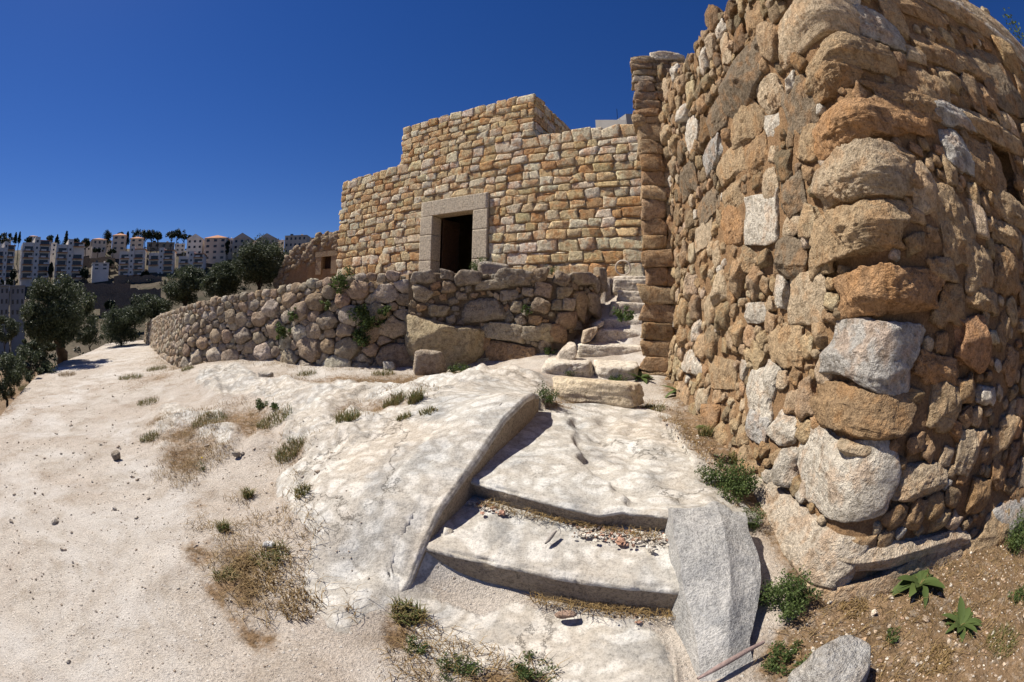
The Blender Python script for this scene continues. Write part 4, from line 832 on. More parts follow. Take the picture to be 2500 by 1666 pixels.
LIPS = [('A', (.42, 6.30), (1.9, 6.04), .85), ('B', (1.12, 7.18), (2.3, 6.96), 1.07), ('C', (1.45, 7.60), (2.45, 7.38), 1.315), ('D', (1.70, 7.92), (2.6, 7.68), 1.515), ('E', (1.86, 8.2), (2.7, 7.98), 1.82), ('F', (2.06, 8.47), (2.8, 8.25), 2.056), ('G', (2.08, 8.78), (2.95, 8.5), 2.32), ('L', (2.12, 9.08), (3.1, 8.8), 2.42)]
for k, (n_, a, b, zt) in enumerate(LIPS):
    a, b = np.array(a), np.array(b)
    if n_ == 'A':
        m = a + (b - a) * .52; slabstone('step', a, m - .01, .50, zt, 1.05, 801, ust, SW); slabstone('step', m + .01, b, .48, zt - .02, 1.05, 802, ust, SW)
    else: slabstone('step', a, b, zt - .34, zt, .62 if n_ != 'L' else 1.3, 810 + k, ust, SW if n_ in 'BCD' else SG)
for k, (x, y, D, w, h, c_) in enumerate(((1302, 808, 7.0, 44, 36, SG), (1352, 764, 7.5, 30, 30, (.50, .40, .29)), (1374, 742, 7.9, 18, 18, SG))):
    p_ = atd(x, y, D); m_ = D * 1.0625 / 1059; v, f = rock((w * m_ / 2 * 1.1, .22, h * m_ / 2 * 1.1), 4, 940 + k, 22, 8, .08); v = v + np.stack([v[:, 2] * .15, v[:, 2] * .1, v[:, 0] * .45 - .04], -1); part('kerb_stone', v + p_, f, MAT['step'], ust, c_)
slabstone('stone_block', (.48, 5.15), (1.42, 4.72), .50, .79, .34, 850, None, (.60, .50, .36), rough=.09)
tag(bpy.data.objects['stone_block'], 'long loose cream stone block lying as a step on the landing', 'stone')
def loose(name, pos, size, seed, tint, label, cat='stone', mat='dry', lv=4, **kw):
    v, f = rock(size, lv, seed, **kw); o = part(name, v + np.array(pos), f, MAT[mat], None, tint); return tag(o, label, cat)
g = on_ground(980, 866); loose('boulder', (g[0], g[1] + .2, g[2] + .2), (.25, .24, .22), 61, (.50, .42, .33), 'round pale boulder lying before the yellowish wall boulder', 'boulder', lv=5, amp=.12)
g = at(1140, 622, 2.52); P_ = FH.map(np.array([DR + .45]), np.array([2.55]), np.array([.42]))[0]
loose('boulder', P_, (.42, .26, .26), 62, (.52, .47, .40), 'grey rounded rock on the terrace right of the doorway', 'boulder', lv=4)
g = at(1905, 1560, .08); loose('rock', (g[0] + .02, g[1] - .03, .10), (.19, .17, .17), 63, (.55, .53, .50), 'angular grey white rock on the soil in front of the tower', 'rock', lv=5, p=14, amp=.1)
g = on_ground(620, 1258); loose('stone', (g[0], g[1], g[2] + .02), (.045, .03, .025), 64, (.72, .71, .69), 'small bright white stone in a grass tuft near the path')
g = on_ground(895, 848); loose('stone', (g[0], g[1], g[2] + .06), (.13, .09, .08), 65, (.66, .62, .55), 'white stone lying left of the round boulder')
g = on_ground(610, 868); loose('stone', (g[0], g[1], g[2] + .05), (.17, .1, .06), 66, (.62, .56, .48), 'flat pale stone on the dry strip below the wall')
g = on_ground(268, 1056); loose('stone', (g[0], g[1], g[2] + .04), (.06, .06, .055), 67, (.45, .38, .3), 'lone fist sized stone lying out on the path')
g = on_ground(545, 1050); loose('stone', (g[0], g[1], g[2] + .03), (.04, .035, .03), 68, (.6, .55, .47), 'small round stone in the brown grass patch')
g = at(1300, 1418, .0); loose('stone', (g[0], g[1], g[2] + .02), (.055, .03, .02), 69, (.45, .31, .24), 'reddish flat stone below the lowest riser')
# wooden stick, clay ring
def tube(P, R, nseg=8, cap=True):
    P = np.asarray(P, float); R = np.broadcast_to(np.asarray(R, float), (len(P),)); T_ = unit(np.gradient(P, axis=0)); up = np.array([0, 0, 1.]) if abs(T_[0][2]) < .9 else np.array([1., 0, 0])
    a = unit(np.cross(T_, up)); b = np.cross(T_, a); th = np.arange(nseg) / nseg * 2 * math.pi
    V = (P[:, None] + R[:, None, None] * (a[:, None] * np.cos(th)[:, None] + b[:, None] * np.sin(th)[:, None])).reshape(-1, 3)
    i = np.arange(len(P) * nseg).reshape(len(P), nseg); j = np.roll(i, -1, 1); F = np.stack([i[:-1], j[:-1], j[1:], i[1:]], -1).reshape(-1, 4); return V, F
a = at(1253, 1253, .26); b = at(1277, 1224, .29); v, f = tube([a, a + (b - a) * .3, a + (b - a) * .7, b], [.006, .014, .012, .008]); o = part('wood_stick', v + [0, 0, .012], f, flat_mat('grey_wood', (.30, .27, .24), .9, .3, 40, .4), None)
tag(o, 'short grey stick lying on the lower hewn step', 'stick')
a = at(1600, 1566, .02); b = at(1752, 1482, .06); v, f = tube([a, a * .7 + b * .3 + [0, 0, .01], a * .3 + b * .7 + [0, 0, .015], b], [.008, .016, .014, .01]); o = part('dead_branch', v + [0, 0, .02], f, flat_mat('dead_wood', (.26, .19, .17), .9, .35, 30, .6), None)
tag(o, 'thin dead branch lying along the foot of the grey slab', 'branch')
rp = FH.map(np.array([HL - .48]), np.array([2.62]), np.array([.16]))[0]; th = np.linspace(0, 2 * math.pi, 40)
v, f = tube([rp + HU * .17 * math.cos(t) + np.array([0, 0, 1]) * .16 * math.sin(t) + HN * .03 * math.sin(t) for t in th], .022, 8); o = part('clay_ring', v, f, flat_mat('pale_clay', (.50, .42, .33), .8, .15, 20, .3), None)
tag(o, 'pale clay jar rim leaning on the house wall at the stair top', 'pottery')

# ------------------------------------------------------------------ foliage
def leaf_cloud(centres, radii, n, size, r, squash=.75, aspect=.34, up=0.0):
    """n leaf quads spread in clumps; returns verts, faces, tints"""
    C = np.asarray(centres, float); k = r.integers(len(C), size=n); d = r.normal(size=(n, 3)); d = unit(d) * (r.random((n, 1)) ** .45)
    P = C[k] + d * np.asarray(radii, float)[k][:, None] * [1, 1, squash]
    a = unit(r.normal(size=(n, 3)) + [0, 0, up]); b = unit(np.cross(a, r.normal(size=(n, 3)))); s_ = size * r.uniform(.6, 1.3, (n, 1))
    V = np.stack([P - a * s_ / 2, P + b * s_ * aspect / 2, P + a * s_ / 2, P - b * s_ * aspect / 2], 1).reshape(-1, 3)
    t = np.repeat(np.clip(r.normal(.45, .28, n), 0, 1), 4)[:, None] * np.ones(3); return V, np.arange(4 * n).reshape(-1, 4), t
def limb(a, b, r0, r1, r, k=6, bend=.12):
    a, b = np.array(a, float), np.array(b, float); t = np.linspace(0, 1, k)[:, None]; P = a + (b - a) * t; L = np.linalg.norm(b - a)
    P[1:-1] += r.normal(0, bend * L / 3, (k - 2, 3)) * [1, 1, .5]; return tube(P, np.linspace(r0, r1, k), 7)
def tree(name, base, crown_c, crown_r, nclump, nleaf, size, label, seed, mat='olive', forks=2, tr=.16, cat='tree', group=None, fill=.55, clump=.34):
    r = np.random.default_rng(seed); base = np.array(base, float); cc = np.array(crown_c, float); cr = np.array(crown_r, float)
    t = empty(name, base, label, cat, group); d = unit(r.normal(size=(nclump, 3))); C = cc + d * cr * (fill + (1 - fill) * r.random((nclump, 1))) * .86
    C = C[C[:, 2] > base[2] + .1] if (C[:, 2] > base[2] + .1).any() else C
    R = cr.min() * clump * r.uniform(.7, 1.35, len(C)); v, f, tt = leaf_cloud(C, R, nleaf, size, r); part('crown', v, f, MAT[mat], t, tt, smooth=False)
    P = []; fork = base + (cc - base) * .38 + np.array([0, 0, -.05])
    P.append(limb(base - [0, 0, .2], fork, tr * 1.2, tr * .8, r))
    for i in range(forks):
        e = cc + (C[r.integers(len(C))] - cc) * .65; e[2] = max(e[2], fork[2] + .2); P.append(limb(fork if i else fork - (fork - base) * .25, e, tr * .62, tr * .25, r))
        for _ in range(2): P.append(limb(fork + (e - fork) * .55, C[r.integers(len(C))], tr * .3, tr * .08, r))
    v, f, _ = join(P); part('trunk', v, f, MAT['bark'], t); return t
def px_tree(name, x, y0, y1, w, D, label, seed, zb=None, nclump=60, nleaf=9000, size=.11, **kw):
    """crown filling x +- w/2, y0..y1 of the view at distance D; trunk down to the ground"""
    c = atd(x, (y0 + y1) / 2, D); t_ = atd(x, y0, D); b_ = atd(x, y1, D); l = atd(x - w / 2, (y0 + y1) / 2, D); rr = np.linalg.norm(c - l)
    bx = kw.pop('base', None); base = np.array([c[0], c[1], gz_at(c[0], c[1])]) if bx is None else np.array(bx, float)
    return tree(name, base, c, (rr, rr, (t_[2] - b_[2]) / 2), nclump, nleaf, size, label, seed, **kw)
px_tree('olive_tree', 130, 626, 800, 215, 18.6, 'large gnarled olive tree at the left edge of the path, casting shade', 1, base=(*at(145, 822, -.1)[:2], -.35), nclump=110, nleaf=36000, size=.13, forks=5, tr=.3, clump=.28, fill=.45)
px_tree('olive_tree', 598, 542, 662, 140, 21, 'dense round olive tree touching the ruined wall with a window', 2, nclump=90, nleaf=20000, size=.12, forks=5, tr=.09)
px_tree('olive_tree', 510, 600, 692, 96, 22, 'greyish olive tree between two darker trees above the dry wall', 3, nclump=60, nleaf=15000, size=.12, forks=4, tr=.08)
px_tree('olive_tree', 425, 608, 702, 112, 24, 'dark olive tree with a visible short trunk behind the dry wall', 4, nclump=60, nleaf=17000, size=.13, forks=3, tr=.16)
px_tree('olive_shrub', 352, 664, 752, 125, 26, 'low spreading shrub with bare grey twigs behind the wall end', 5, nclump=80, nleaf=17000, size=.13, forks=6, tr=.06, cat='shrub', fill=.3)
px_tree('olive_shrub', 277, 700, 798, 118, 27, 'bushy green shrub where the path drops from sight', 6, nclump=85, nleaf=18000, size=.13, forks=4, tr=.07, cat='shrub', fill=.3)
px_tree('shrub', 65, 790, 885, 130, 15, 'dark shrub on the slope under the big olive tree', 7, nclump=45, nleaf=9000, size=.10, forks=3, tr=.05, cat='shrub')
px_tree('shrub', 8, 800, 925, 90, 12.5, 'dark shrub at the left picture edge below the path', 8, nclump=35, nleaf=6500, size=.09, forks=3, tr=.05, cat='shrub')
px_tree('shrub', 90, 765, 830, 120, 23, 'dark undergrowth filling the slope behind the big olive trunk', 11, nclump=45, nleaf=8000, size=.14, forks=3, tr=.05, cat='shrub', fill=.3)
px_tree('shrub', 15, 720, 790, 70, 34, 'dark bush beyond the big olive at the left picture edge', 9, nclump=35, nleaf=5000, size=.18, forks=3, tr=.08, cat='shrub')
px_tree('shrub', 205, 735, 795, 95, 30, 'small bush right of the big olive trunk', 10, nclump=40, nleaf=6000, size=.15, fill=.3, forks=3, tr=.05, cat='shrub')

# ------------------------------------------------------------------ ruined wall with a small window, left of the house
RW = Face([atd(632, 620, 20.5)[:2], atd(800, 620, 17.5)[:2]], 0)
ruin = empty('ruined_wall', (*atd(700, 620, 19)[:2], 1.5), 'brown plastered ruin wall with a tiny barred window beside the house', 'wall')
U = np.linspace(0, RW.len, 150); T = np.linspace(0, 1, 60); UU, TT = np.meshgrid(U, T)
topz = np.interp(U, [0, .25 * RW.len, .5 * RW.len, .62 * RW.len, RW.len], [2.9, 4.25, 4.35, 4.75, 4.8]) + .06 * vnoise(np.stack([U * 5, U * 0, U * 0], -1), 4)
VV = 1.2 + (topz[None] - 1.2) * TT; pp = np.stack([UU, VV, UU * 0], -1).reshape(-1, 3); WW = (.05 * fbm(pp * 2.5, 5, 31)).reshape(UU.shape)
wu, wv = RW.uv(751, 603)
hole = (np.abs(UU - wu) < .30) & (np.abs(VV - wv) < .26); ff = grid_faces(*UU.shape); ff = ff[~hole.ravel()[ff].any(1)][:, ::-1]
UU = np.vstack([UU, UU[-1:]]); VV = np.vstack([VV, VV[-1:]]); WW = np.vstack([WW, WW[-1:] - .5]); ff = np.vstack([ff, grid_faces(61, 150)[-149:, ::-1]])
part('plaster_face', RW.map(UU, VV, WW).reshape(-1, 3), ff, MAT['mortar'], ruin)
P, f = niche(RW, wu, wv, .30, .27, .4); part('window_recess', P, f, MAT['mortar'], ruin, smooth=False)
def rwbox(name, u0, u1, z0, z1, w0, w1, mat, tint=None):
    q = np.array([(u, z, w) for w in (w0, w1) for z in (z0, z1) for u in (u0, u1)], float)
    return part(name, RW.map(q[:, 0], q[:, 1], q[:, 2]), np.array([[0, 1, 3, 2], [4, 6, 7, 5], [0, 4, 5, 1], [2, 3, 7, 6], [0, 2, 6, 4], [1, 5, 7, 3]]), mat, ruin, tint, False)
rwbox('lintel', wu - .62, wu + .62, wv + .24, wv + .46, -.1, .07, MAT['dressed'], (.44, .32, .2)); rwbox('jamb', wu - .58, wu - .28, wv - .5, wv + .238, -.1, .06, MAT['dressed'], (.42, .3, .19)); rwbox('jamb', wu + .28, wu + .6, wv - .5, wv + .238, -.1, .06, MAT['dressed'], (.42, .3, .19))
for i in range(5): rwbox('shutter_board', wu - .27 + i * .11, wu - .27 + i * .11 + .10, wv - .26, wv + .23, -.26, -.23, MAT['wood'])
stones = []; r_ = np.random.default_rng(66)
for i in range(190):
    u = r_.uniform(.1, RW.len); t_ = r_.random() ** .5; tz = float(np.interp(u, RW.u[:1].tolist() + U.tolist(), [topz[0]] + topz.tolist())); v = tz - (1 - t_) * 1.0 + .03; R = r_.uniform(.06, .14)
    sv_, sf_ = set_stone(RW, u, v, R * 1.3, R, R * .6, .1, 52000 + i, 2, 9, r_.normal(0, .2), .15); stones.append((sv_, sf_, pick([(.42, .32, .22), (.48, .38, .27), (.36, .27, .18)], r_)))
finish(stones, MAT['dry'], ruin)

# ------------------------------------------------------------------ town across the valley
MAT['facade'] = flat_mat('limestone_facing', (.62, .57, .51), .9, .12, .3, 0); MAT['facade2'] = flat_mat('beige_facing', (.52, .43, .34), .9, .12, .3, 0); MAT['tile'] = flat_mat('roof_tile', (.46, .22, .12), .85, .15, .5, 0)
MAT['terrace'] = stone_mat('terrace_masonry', .25, (.2, .15, .1), .3, .4, (.12, .1, .08), .4, .5, .2)
def box_at(o, u0, u1, d0, d1, z0, z1):
    """box in a building's own axes: u along the front, d behind it"""
    f0, t, n = o; q = [f0 + t * u + n * d + np.array([0, 0, z]) for d in (d0, d1) for z in (z0, z1) for u in (u0, u1)]
    return np.array(q), np.array([[0, 1, 3, 2], [4, 6, 7, 5], [0, 4, 5, 1], [2, 3, 7, 6], [0, 2, 6, 4], [1, 5, 7, 3]])
def site(x0, x1, yt, yb, D, turn):
    a = atd(x0, yb, D); b = atd(x1, yb, D); w = np.linalg.norm((b - a)[:2]); t = unit(np.array([*(b - a)[:2], 0])); c_, s_ = math.cos(turn), math.sin(turn); m = (a + b) / 2
    t = np.array([t[0] * c_ - t[1] * s_, t[0] * s_ + t[1] * c_, 0]); n = np.array([-t[1], t[0], 0]); zt = atd((x0 + x1) / 2, yt, D)[2]; zb = min(a[2], b[2])
    return (np.array([*(m - t * w / 2)[:2], 0]), t, n), w, zb, zt
def bpart(name, vf, mat, par): return part(name, vf[0], vf[1], mat, par, smooth=False)
def repeat(o, off, par):
    c = o.copy(); COL.objects.link(c); c.location = Vector(o.location) + Vector(off); return c
def gable(o, u0, u1, d0, d1, z, rise):
    f0, t, n = o; m = (u0 + u1) / 2; P = lambda u, d, z_: f0 + t * u + n * d + np.array([0, 0, z_])
    v = np.array([P(u0, d0, z), P(u1, d0, z), P(m, d0, z + rise), P(u0, d1, z), P(u1, d1, z), P(m, d1, z + rise)]); return v, [np.array([[0, 1, 2], [3, 5, 4]]), np.array([[0, 2, 5, 3], [1, 4, 5, 2], [0, 3, 4, 1]])]
def hip(o, u0, u1, d0, d1, z, rise):
    f0, t, n = o; P = lambda u, d, z_: f0 + t * u + n * d + np.array([0, 0, z_]); mu, md = (u0 + u1) / 2, (d0 + d1) / 2
    v = np.array([P(u0, d0, z), P(u1, d0, z), P(u1, d1, z), P(u0, d1, z), P(mu, md, z + rise)]); return v, np.array([[0, 1, 4], [1, 2, 4], [2, 3, 4], [3, 0, 4], [0, 2, 1], [0, 3, 2]])
def multi(name, vf, mat, par):
    v, fs = vf; c = v.mean(0); o = link(name, mesh(name, v - c, fs, smooth=False), mat, par); o.location = tuple(c - parent_world(par)); return o
def apartment(x0, x1, yt, yb, D, turn, label, top=0.6, floors=None, seed=0):
    o, w, zb, zt = site(x0, x1, yt, yb, D, turn); r = np.random.default_rng(seed); e = empty('apartment_block', tuple(o[0] + o[1] * w / 2 + [0, 0, zb]), label, 'apartment block', 'apartment blocks on the hillside')
    n = floors or max(3, round((zt - zb) / 3.1)); fh = (zt - zb) / n; dp = w * .8
    bpart('wall', box_at(o, 0, w * .41, 0, dp, zb - 8, zt - fh * top), MAT['facade'], e); bpart('wall', box_at(o, w * .6, w, 0, dp, zb - 8, zt - fh * .3), MAT['facade'], e)
    bpart('stair_tower', box_at(o, w * .411, w * .599, -.9, dp, zb - 8, zt + fh * .25), MAT['facade'], e)
    roof = bpart('roof', box_at(o, w * .58, w * 1.03, -.5, dp, zt - fh * .3, zt - fh * .3 + .35), MAT['tile'], e)
    sw = bpart('stair_window', box_at(o, w * .47, w * .54, -.93, -.5, zb + fh * .4, zb + fh * .4 + 1.1), MAT['dark'], e)
    for k in range(1, n): repeat(sw, (0, 0, k * fh), e)
    side = bpart('window', box_at(o, -.04, .4, dp * .3, dp * .42, zb + .9, zb + 2.2), MAT['dark'], e)
    for k in range(1, n - 1): repeat(side, (0, 0, k * fh), e)
    for (a, b) in ((.08, .37), (.63, .93)):
        op = bpart('balcony_opening', box_at(o, w * a, w * b, -.04, .3, zb + .5, zb + fh * .82), MAT['dark'], e); bl = bpart('balcony', box_at(o, w * (a - .04), w * (b + .04), -1.3, -.045, zb + .15, zb + .42), MAT['tile'], e)
        pr = bpart('parapet', box_at(o, w * (a + (b - a) * .5), w * (b + .03), -1.3, -1.1, zb + .43, zb + 1.2), MAT['facade'], e)
        for k in range(1, n if a > .5 else n - 1):
            if r.random() < .93: repeat(op, (0, 0, k * fh), e); repeat(bl, (0, 0, k * fh), e)
            if r.random() < .6: repeat(pr, tuple(o[1] * -w * .12 * r.integers(0, 2) + [0, 0, k * fh]), e)
    return e
def house_far(x0, x1, yt, yb, D, turn, label, roof='flat', mat='facade2', rows=2, cols=3, name='hill_house', seed=0, cat='house'):
    o, w, zb, zt = site(x0, x1, yt, yb, D, turn); e = empty(name, tuple(o[0] + o[1] * w / 2 + [0, 0, zb]), label, cat, 'houses along the ridge'); dp = w * .8; rs = (zt - zb) * .16 if roof != 'flat' else .3
    bpart('wall', box_at(o, 0, w, 0, dp, zb - 8, zt - rs), MAT[mat], e)
    if roof == 'gable': multi('roof', gable(o, -.2, w + .2, -.3, dp + .2, zt - rs + .01, rs * 1.6), MAT[mat], e)
    elif roof == 'hip': multi('roof', hip(o, -.5, w + .5, -.5, dp + .5, zt - rs + .01, rs), MAT['tile'], e)
    else: bpart('roof', box_at(o, -.2, w + .2, -.2, dp, zt - rs, zt), MAT[mat], e); bpart('roof_tank', box_at(o, w * .2, w * .32, 2, 3.2, zt + .01, zt + 1.3), MAT['dark'], e); bpart('roof_tank', box_at(o, w * .7, w * .78, 2, 3, zt + .01, zt + 1.0), MAT['facade'], e)
    H_ = zt - rs - zb; ww = w / cols * .42; wh = H_ / rows * .42; first = None
    for i in range(rows):
        for j in range(cols):
            u = w * (j + .5) / cols - ww / 2; z = zb + H_ * (i + .35) / rows
            if first is None: first = bpart('window', box_at(o, u, u + ww, -.05, .3, z, z + wh), MAT['dark'], e); u_, z_ = u, z
            else: repeat(first, tuple(o[1] * (u - u_) + [0, 0, z - z_]), e)
    return e
apartment(46, 112, 549, 640, 235, .12, 'widest pale apartment block, left of its near twin', seed=1); apartment(124, 189, 554, 640, 238, .12, 'pale stepped apartment block behind the big olive tree', seed=2)
apartment(271, 329, 570, 634, 240, -.15, 'leftmost of three apartment blocks standing on the long retaining wall', seed=3); apartment(339, 397, 573, 636, 242, -.15, 'middle of three apartment blocks on the long retaining wall', seed=4); apartment(408, 467, 581, 632, 244, -.15, 'lowest apartment block, below the gabled white house', seed=5)
apartment(-14, 30, 560, 640, 225, .2, 'pale apartment building cut by the left picture edge', seed=6)
house_far(106, 128, 558, 590, 262, .1, 'small flat house between the two large left apartment blocks', 'flat', 'facade', 3, 2)
house_far(211, 243, 545, 580, 268, .2, 'compact beige villa with a low pyramid tile roof', 'hip', 'facade2', 2, 3); house_far(256, 287, 534, 578, 275, -.1, 'tall square house with a small red hip roof on the ridge', 'hip', 'facade2', 3, 2)
house_far(297, 327, 542, 580, 270, -.1, 'beige house with red roof behind the leftmost retaining wall block', 'hip', 'facade2', 3, 2); house_far(427, 464, 542, 588, 268, -.2, 'white gabled house above the lowest apartment block', 'gable', 'facade', 3, 3)
house_far(466, 518, 537, 600, 262, -.2, 'large terraced beige house right of the white gabled one', 'hip', 'facade2', 4, 3); house_far(533, 574, 540, 590, 268, -.25, 'beige house half hidden by the dense round olive', 'gable', 'facade2', 3, 3)
house_far(587, 633, 541, 590, 272, -.3, 'house with twin roof peaks above the dense round olive', 'gable', 'facade2', 3, 3); house_far(651, 703, 541, 585, 275, -.3, 'flat roofed block with roof tanks on the ridge', 'flat', 'facade2', 3, 5); house_far(712, 748, 546, 590, 280, -.3, 'flat house just left of the stone house on the ridge', 'flat', 'facade2', 3, 4)
for i_, (x0, x1, yt, yb, D_h, rf, lab) in enumerate(((190, 208, 556, 578, 285, 'flat', 'tiny flat house right of the second apartment block'), (244, 256, 553, 572, 290, 'flat', 'narrow house squeezed left of the tall hip roofed one'), (402, 424, 560, 580, 285, 'flat', 'small pale house left of the gabled white one'), (520, 534, 548, 585, 272, 'flat', 'slim pale house between two beige ones'), (575, 588, 553, 590, 282, 'flat', 'small house peeking beside the twin peaked one'), (0, 24, 548, 572, 290, 'hip', 'red roofed house on the ridge at the left picture edge'), (66, 84, 540, 560, 292, 'hip', 'penthouse with a red roof over the widest apartment block'), (212, 250, 604, 622, 232, 'flat', 'low pale sheds on the slope left of the three blocks'), (634, 652, 552, 580, 290, 'flat', 'small flat house left of the block with tanks'))): house_far(x0, x1, yt, yb, D_h, .1, lab, rf, 'facade', 2, 2)
house_far(337, 400, 557, 572, 300, .0, 'long low shed under the ridge pines', 'flat', 'concrete', 1, 4, 'low_shed', cat='shed')
house_far(-12, 20, 655, 730, 110, .1, 'grey concrete building low at the left picture edge', 'flat', 'concrete', 3, 3, 'concrete_building', cat='building'); house_far(24, 56, 656, 730, 112, .1, 'grey concrete building behind the big olive crown', 'flat', 'concrete', 3, 3, 'concrete_building', cat='building')
def bank(x0, x1, yt, yb, D, label):
    a, b = atd(x0, yt, D), atd(x1, yt, D); zb = atd(x0, yb, D)[2]; n = unit(np.array([-(b - a)[1], (b - a)[0], 0])) * 1.2; L = 40; t = np.linspace(0, 1, L)[:, None]; top = a + (b - a) * t + np.c_[np.zeros((L, 2)), .5 * vnoise(np.c_[t[:, 0] * 14, t[:, 0] * 0, t[:, 0] * 0], int(x0))]
    lo = top.copy(); lo[:, 2] = zb - 3; bk = top + n; bk2 = bk.copy(); bk2[:, 2] = zb - 3; G = np.stack([lo, top, bk, bk2]); o = part('retaining_wall', G.reshape(-1, 3), grid_faces(4, L)[:, ::-1], MAT['terrace'], None, (.21, .165, .125), False)
    return tag(o, label, 'wall', 'terrace walls on the hillside')
bank(262, 372, 634, 652, 226, 'long straight retaining wall under the apartment blocks'); bank(190, 300, 652, 668, 205, 'terrace wall below the long retaining wall, left part'); bank(268, 370, 664, 676, 200, 'second terrace wall below the long retaining wall')
bank(212, 330, 680, 692, 180, 'lower terrace wall right of the big olive crown'); bank(230, 320, 700, 706, 160, 'lowest terrace wall on the valley side'); bank(165, 265, 592, 602, 250, 'upper terrace wall between the left and middle apartment blocks')
def far_tree(x, yt, yb, w, D, label, seed, shape='round', n=1500, size=.8):
    c = atd(x, (yt + yb) / 2, D); l = atd(x - w / 2, (yt + yb) / 2, D); R = np.linalg.norm(c - l); hz = (atd(x, yt, D)[2] - atd(x, yb, D)[2]) / 2; b = np.array([c[0], c[1], min(atd(x, yb, D)[2] - (3 if shape == 'pine' else .3), gz_at(c[0], c[1]))]); r = np.random.default_rng(seed)
    nm = {'round': 'tree', 'pine': 'pine_tree', 'cypress': 'cypress'}[shape]; e = empty(nm, b, label, 'tree', 'trees on the far hillside')
    if shape == 'pine': R *= 2.0; hz *= 1.25
    if shape == 'cypress':
        z = r.uniform(-1, 1, 60); C = c + np.stack([r.normal(0, .25, 60) * R * (1 - z) * .6, r.normal(0, .25, 60) * R * (1 - z) * .6, z * hz * .95], -1); Rr = R * (1.05 - .45 * (z + 1)) * .8 + .2
    else:
        C = c + unit(r.normal(size=(26, 3))) * [R * .75, R * .75, hz * .7] * r.random((26, 1)) ** .4; Rr = np.full(26, min(R, hz) * .42)
    v, f, t = leaf_cloud(C, Rr, n, size, r, 1, .6); part('crown', v, f, MAT['pine'], e, t, smooth=False); P = [limb(b - [0, 0, 1], c, .35, .2, r, 6, .04)]
    if shape == 'pine': P += [limb(b + (c - b) * .6, C[i], .2, .1, r) for i in range(4)]
    v, f, _ = join(P); part('trunk', v, f, MAT['bark'], e)
for i, a in enumerate([(12, 536, 560, 50, 270, 'dark rounded tree crown on the ridge at the left picture edge', 'round'), (36, 535, 556, 10, 275, 'slim conifer left of the widest apartment block', 'cypress'), (45, 534, 556, 9, 275, 'slim conifer beside another left of the widest apartment block', 'cypress'),
        (65, 545, 560, 22, 290, 'low tree top behind the widest apartment block', 'round'), (114, 539, 562, 24, 285, 'broad tree between the two left apartment blocks', 'round'), (131, 540, 562, 12, 280, 'pointed tree right of the broad ridge tree', 'cypress'), (152, 532, 562, 16, 275, 'tall dark cypress standing clear on the ridge', 'cypress'),
        (175, 546, 562, 18, 285, 'small round tree right of the tall cypress', 'round'), (198, 547, 570, 26, 275, 'wide dark tree left of the pyramid roofed villa', 'round'), (246, 528, 565, 26, 285, 'big dark tree leaning against the tall hip roofed house', 'round'), (278, 532, 548, 22, 295, 'dark crown behind the tall hip roofed house', 'round'), (293, 532, 560, 14, 283, 'narrow dark tree between the two red roofed houses', 'cypress'),
        (318, 529, 548, 30, 288, 'umbrella pine left of the ridge group', 'pine'), (335, 530, 548, 20, 290, 'second umbrella pine of the ridge group', 'pine'), (350, 529, 550, 20, 290, 'tall umbrella pine in the middle of the ridge group', 'pine'), (364, 532, 552, 14, 288, 'dense pine right in the middle ridge group', 'pine'),
        (395, 532, 548, 18, 290, 'leaning pine left of the gabled white house', 'pine'), (408, 528, 546, 24, 292, 'tallest umbrella pine near the gabled white house', 'pine'), (424, 538, 552, 20, 290, 'low flat pine touching the gabled white house', 'pine'), (523, 545, 590, 14, 260, 'green tree between two beige houses on the right slope', 'round'),
        (117, 595, 640, 18, 230, 'green tree between the two big left apartment blocks', 'round'), (195, 610, 645, 24, 228, 'dark tree at the foot of the second apartment block', 'round'), (253, 595, 612, 18, 240, 'round green bush on the slope left of the three blocks', 'round'), (334, 622, 640, 22, 236, 'green tree between the first two retaining wall blocks', 'round'), (225, 570, 582, 34, 262, 'low green scrub under the pyramid roofed villa', 'round'), (260, 572, 584, 40, 262, 'dark hedge below the tall hip roofed house', 'round'), (30, 615, 650, 18, 215, 'dark tree beside the left edge apartment building', 'round'),
        (20, 640, 660, 60, 190, 'brown green scrub below the left apartment building', 'round'), (160, 640, 665, 40, 200, 'dark scrub directly above the big olive crown', 'round'), (255, 690, 712, 36, 120, 'green bush in the valley right of the big olive', 'round'), (310, 690, 700, 40, 150, 'pale green scrub low in the valley', 'round')]):
    far_tree(*a[:6], 100 + i, a[6])

# scrub on the far slope
r_ = np.random.default_rng(88); az_ = np.radians(r_.uniform(-76, -24, 420)); dd_ = r_.uniform(70, 330, 420); sx, sy = dd_ * np.sin(az_), dd_ * np.cos(az_); szz = ground_z(sx, sy)
v, f, t = leaf_cloud(np.c_[sx, sy, szz + .6], r_.uniform(.7, 2.6, 420), 16000, .8, r_, .6, .6); o = link('hillside_scrub', mesh('hillside_scrub', v, f, t, False), MAT['pine']); tag(o, 'dark low scrub dotted over the far hillside', 'scrub', kind='stuff')

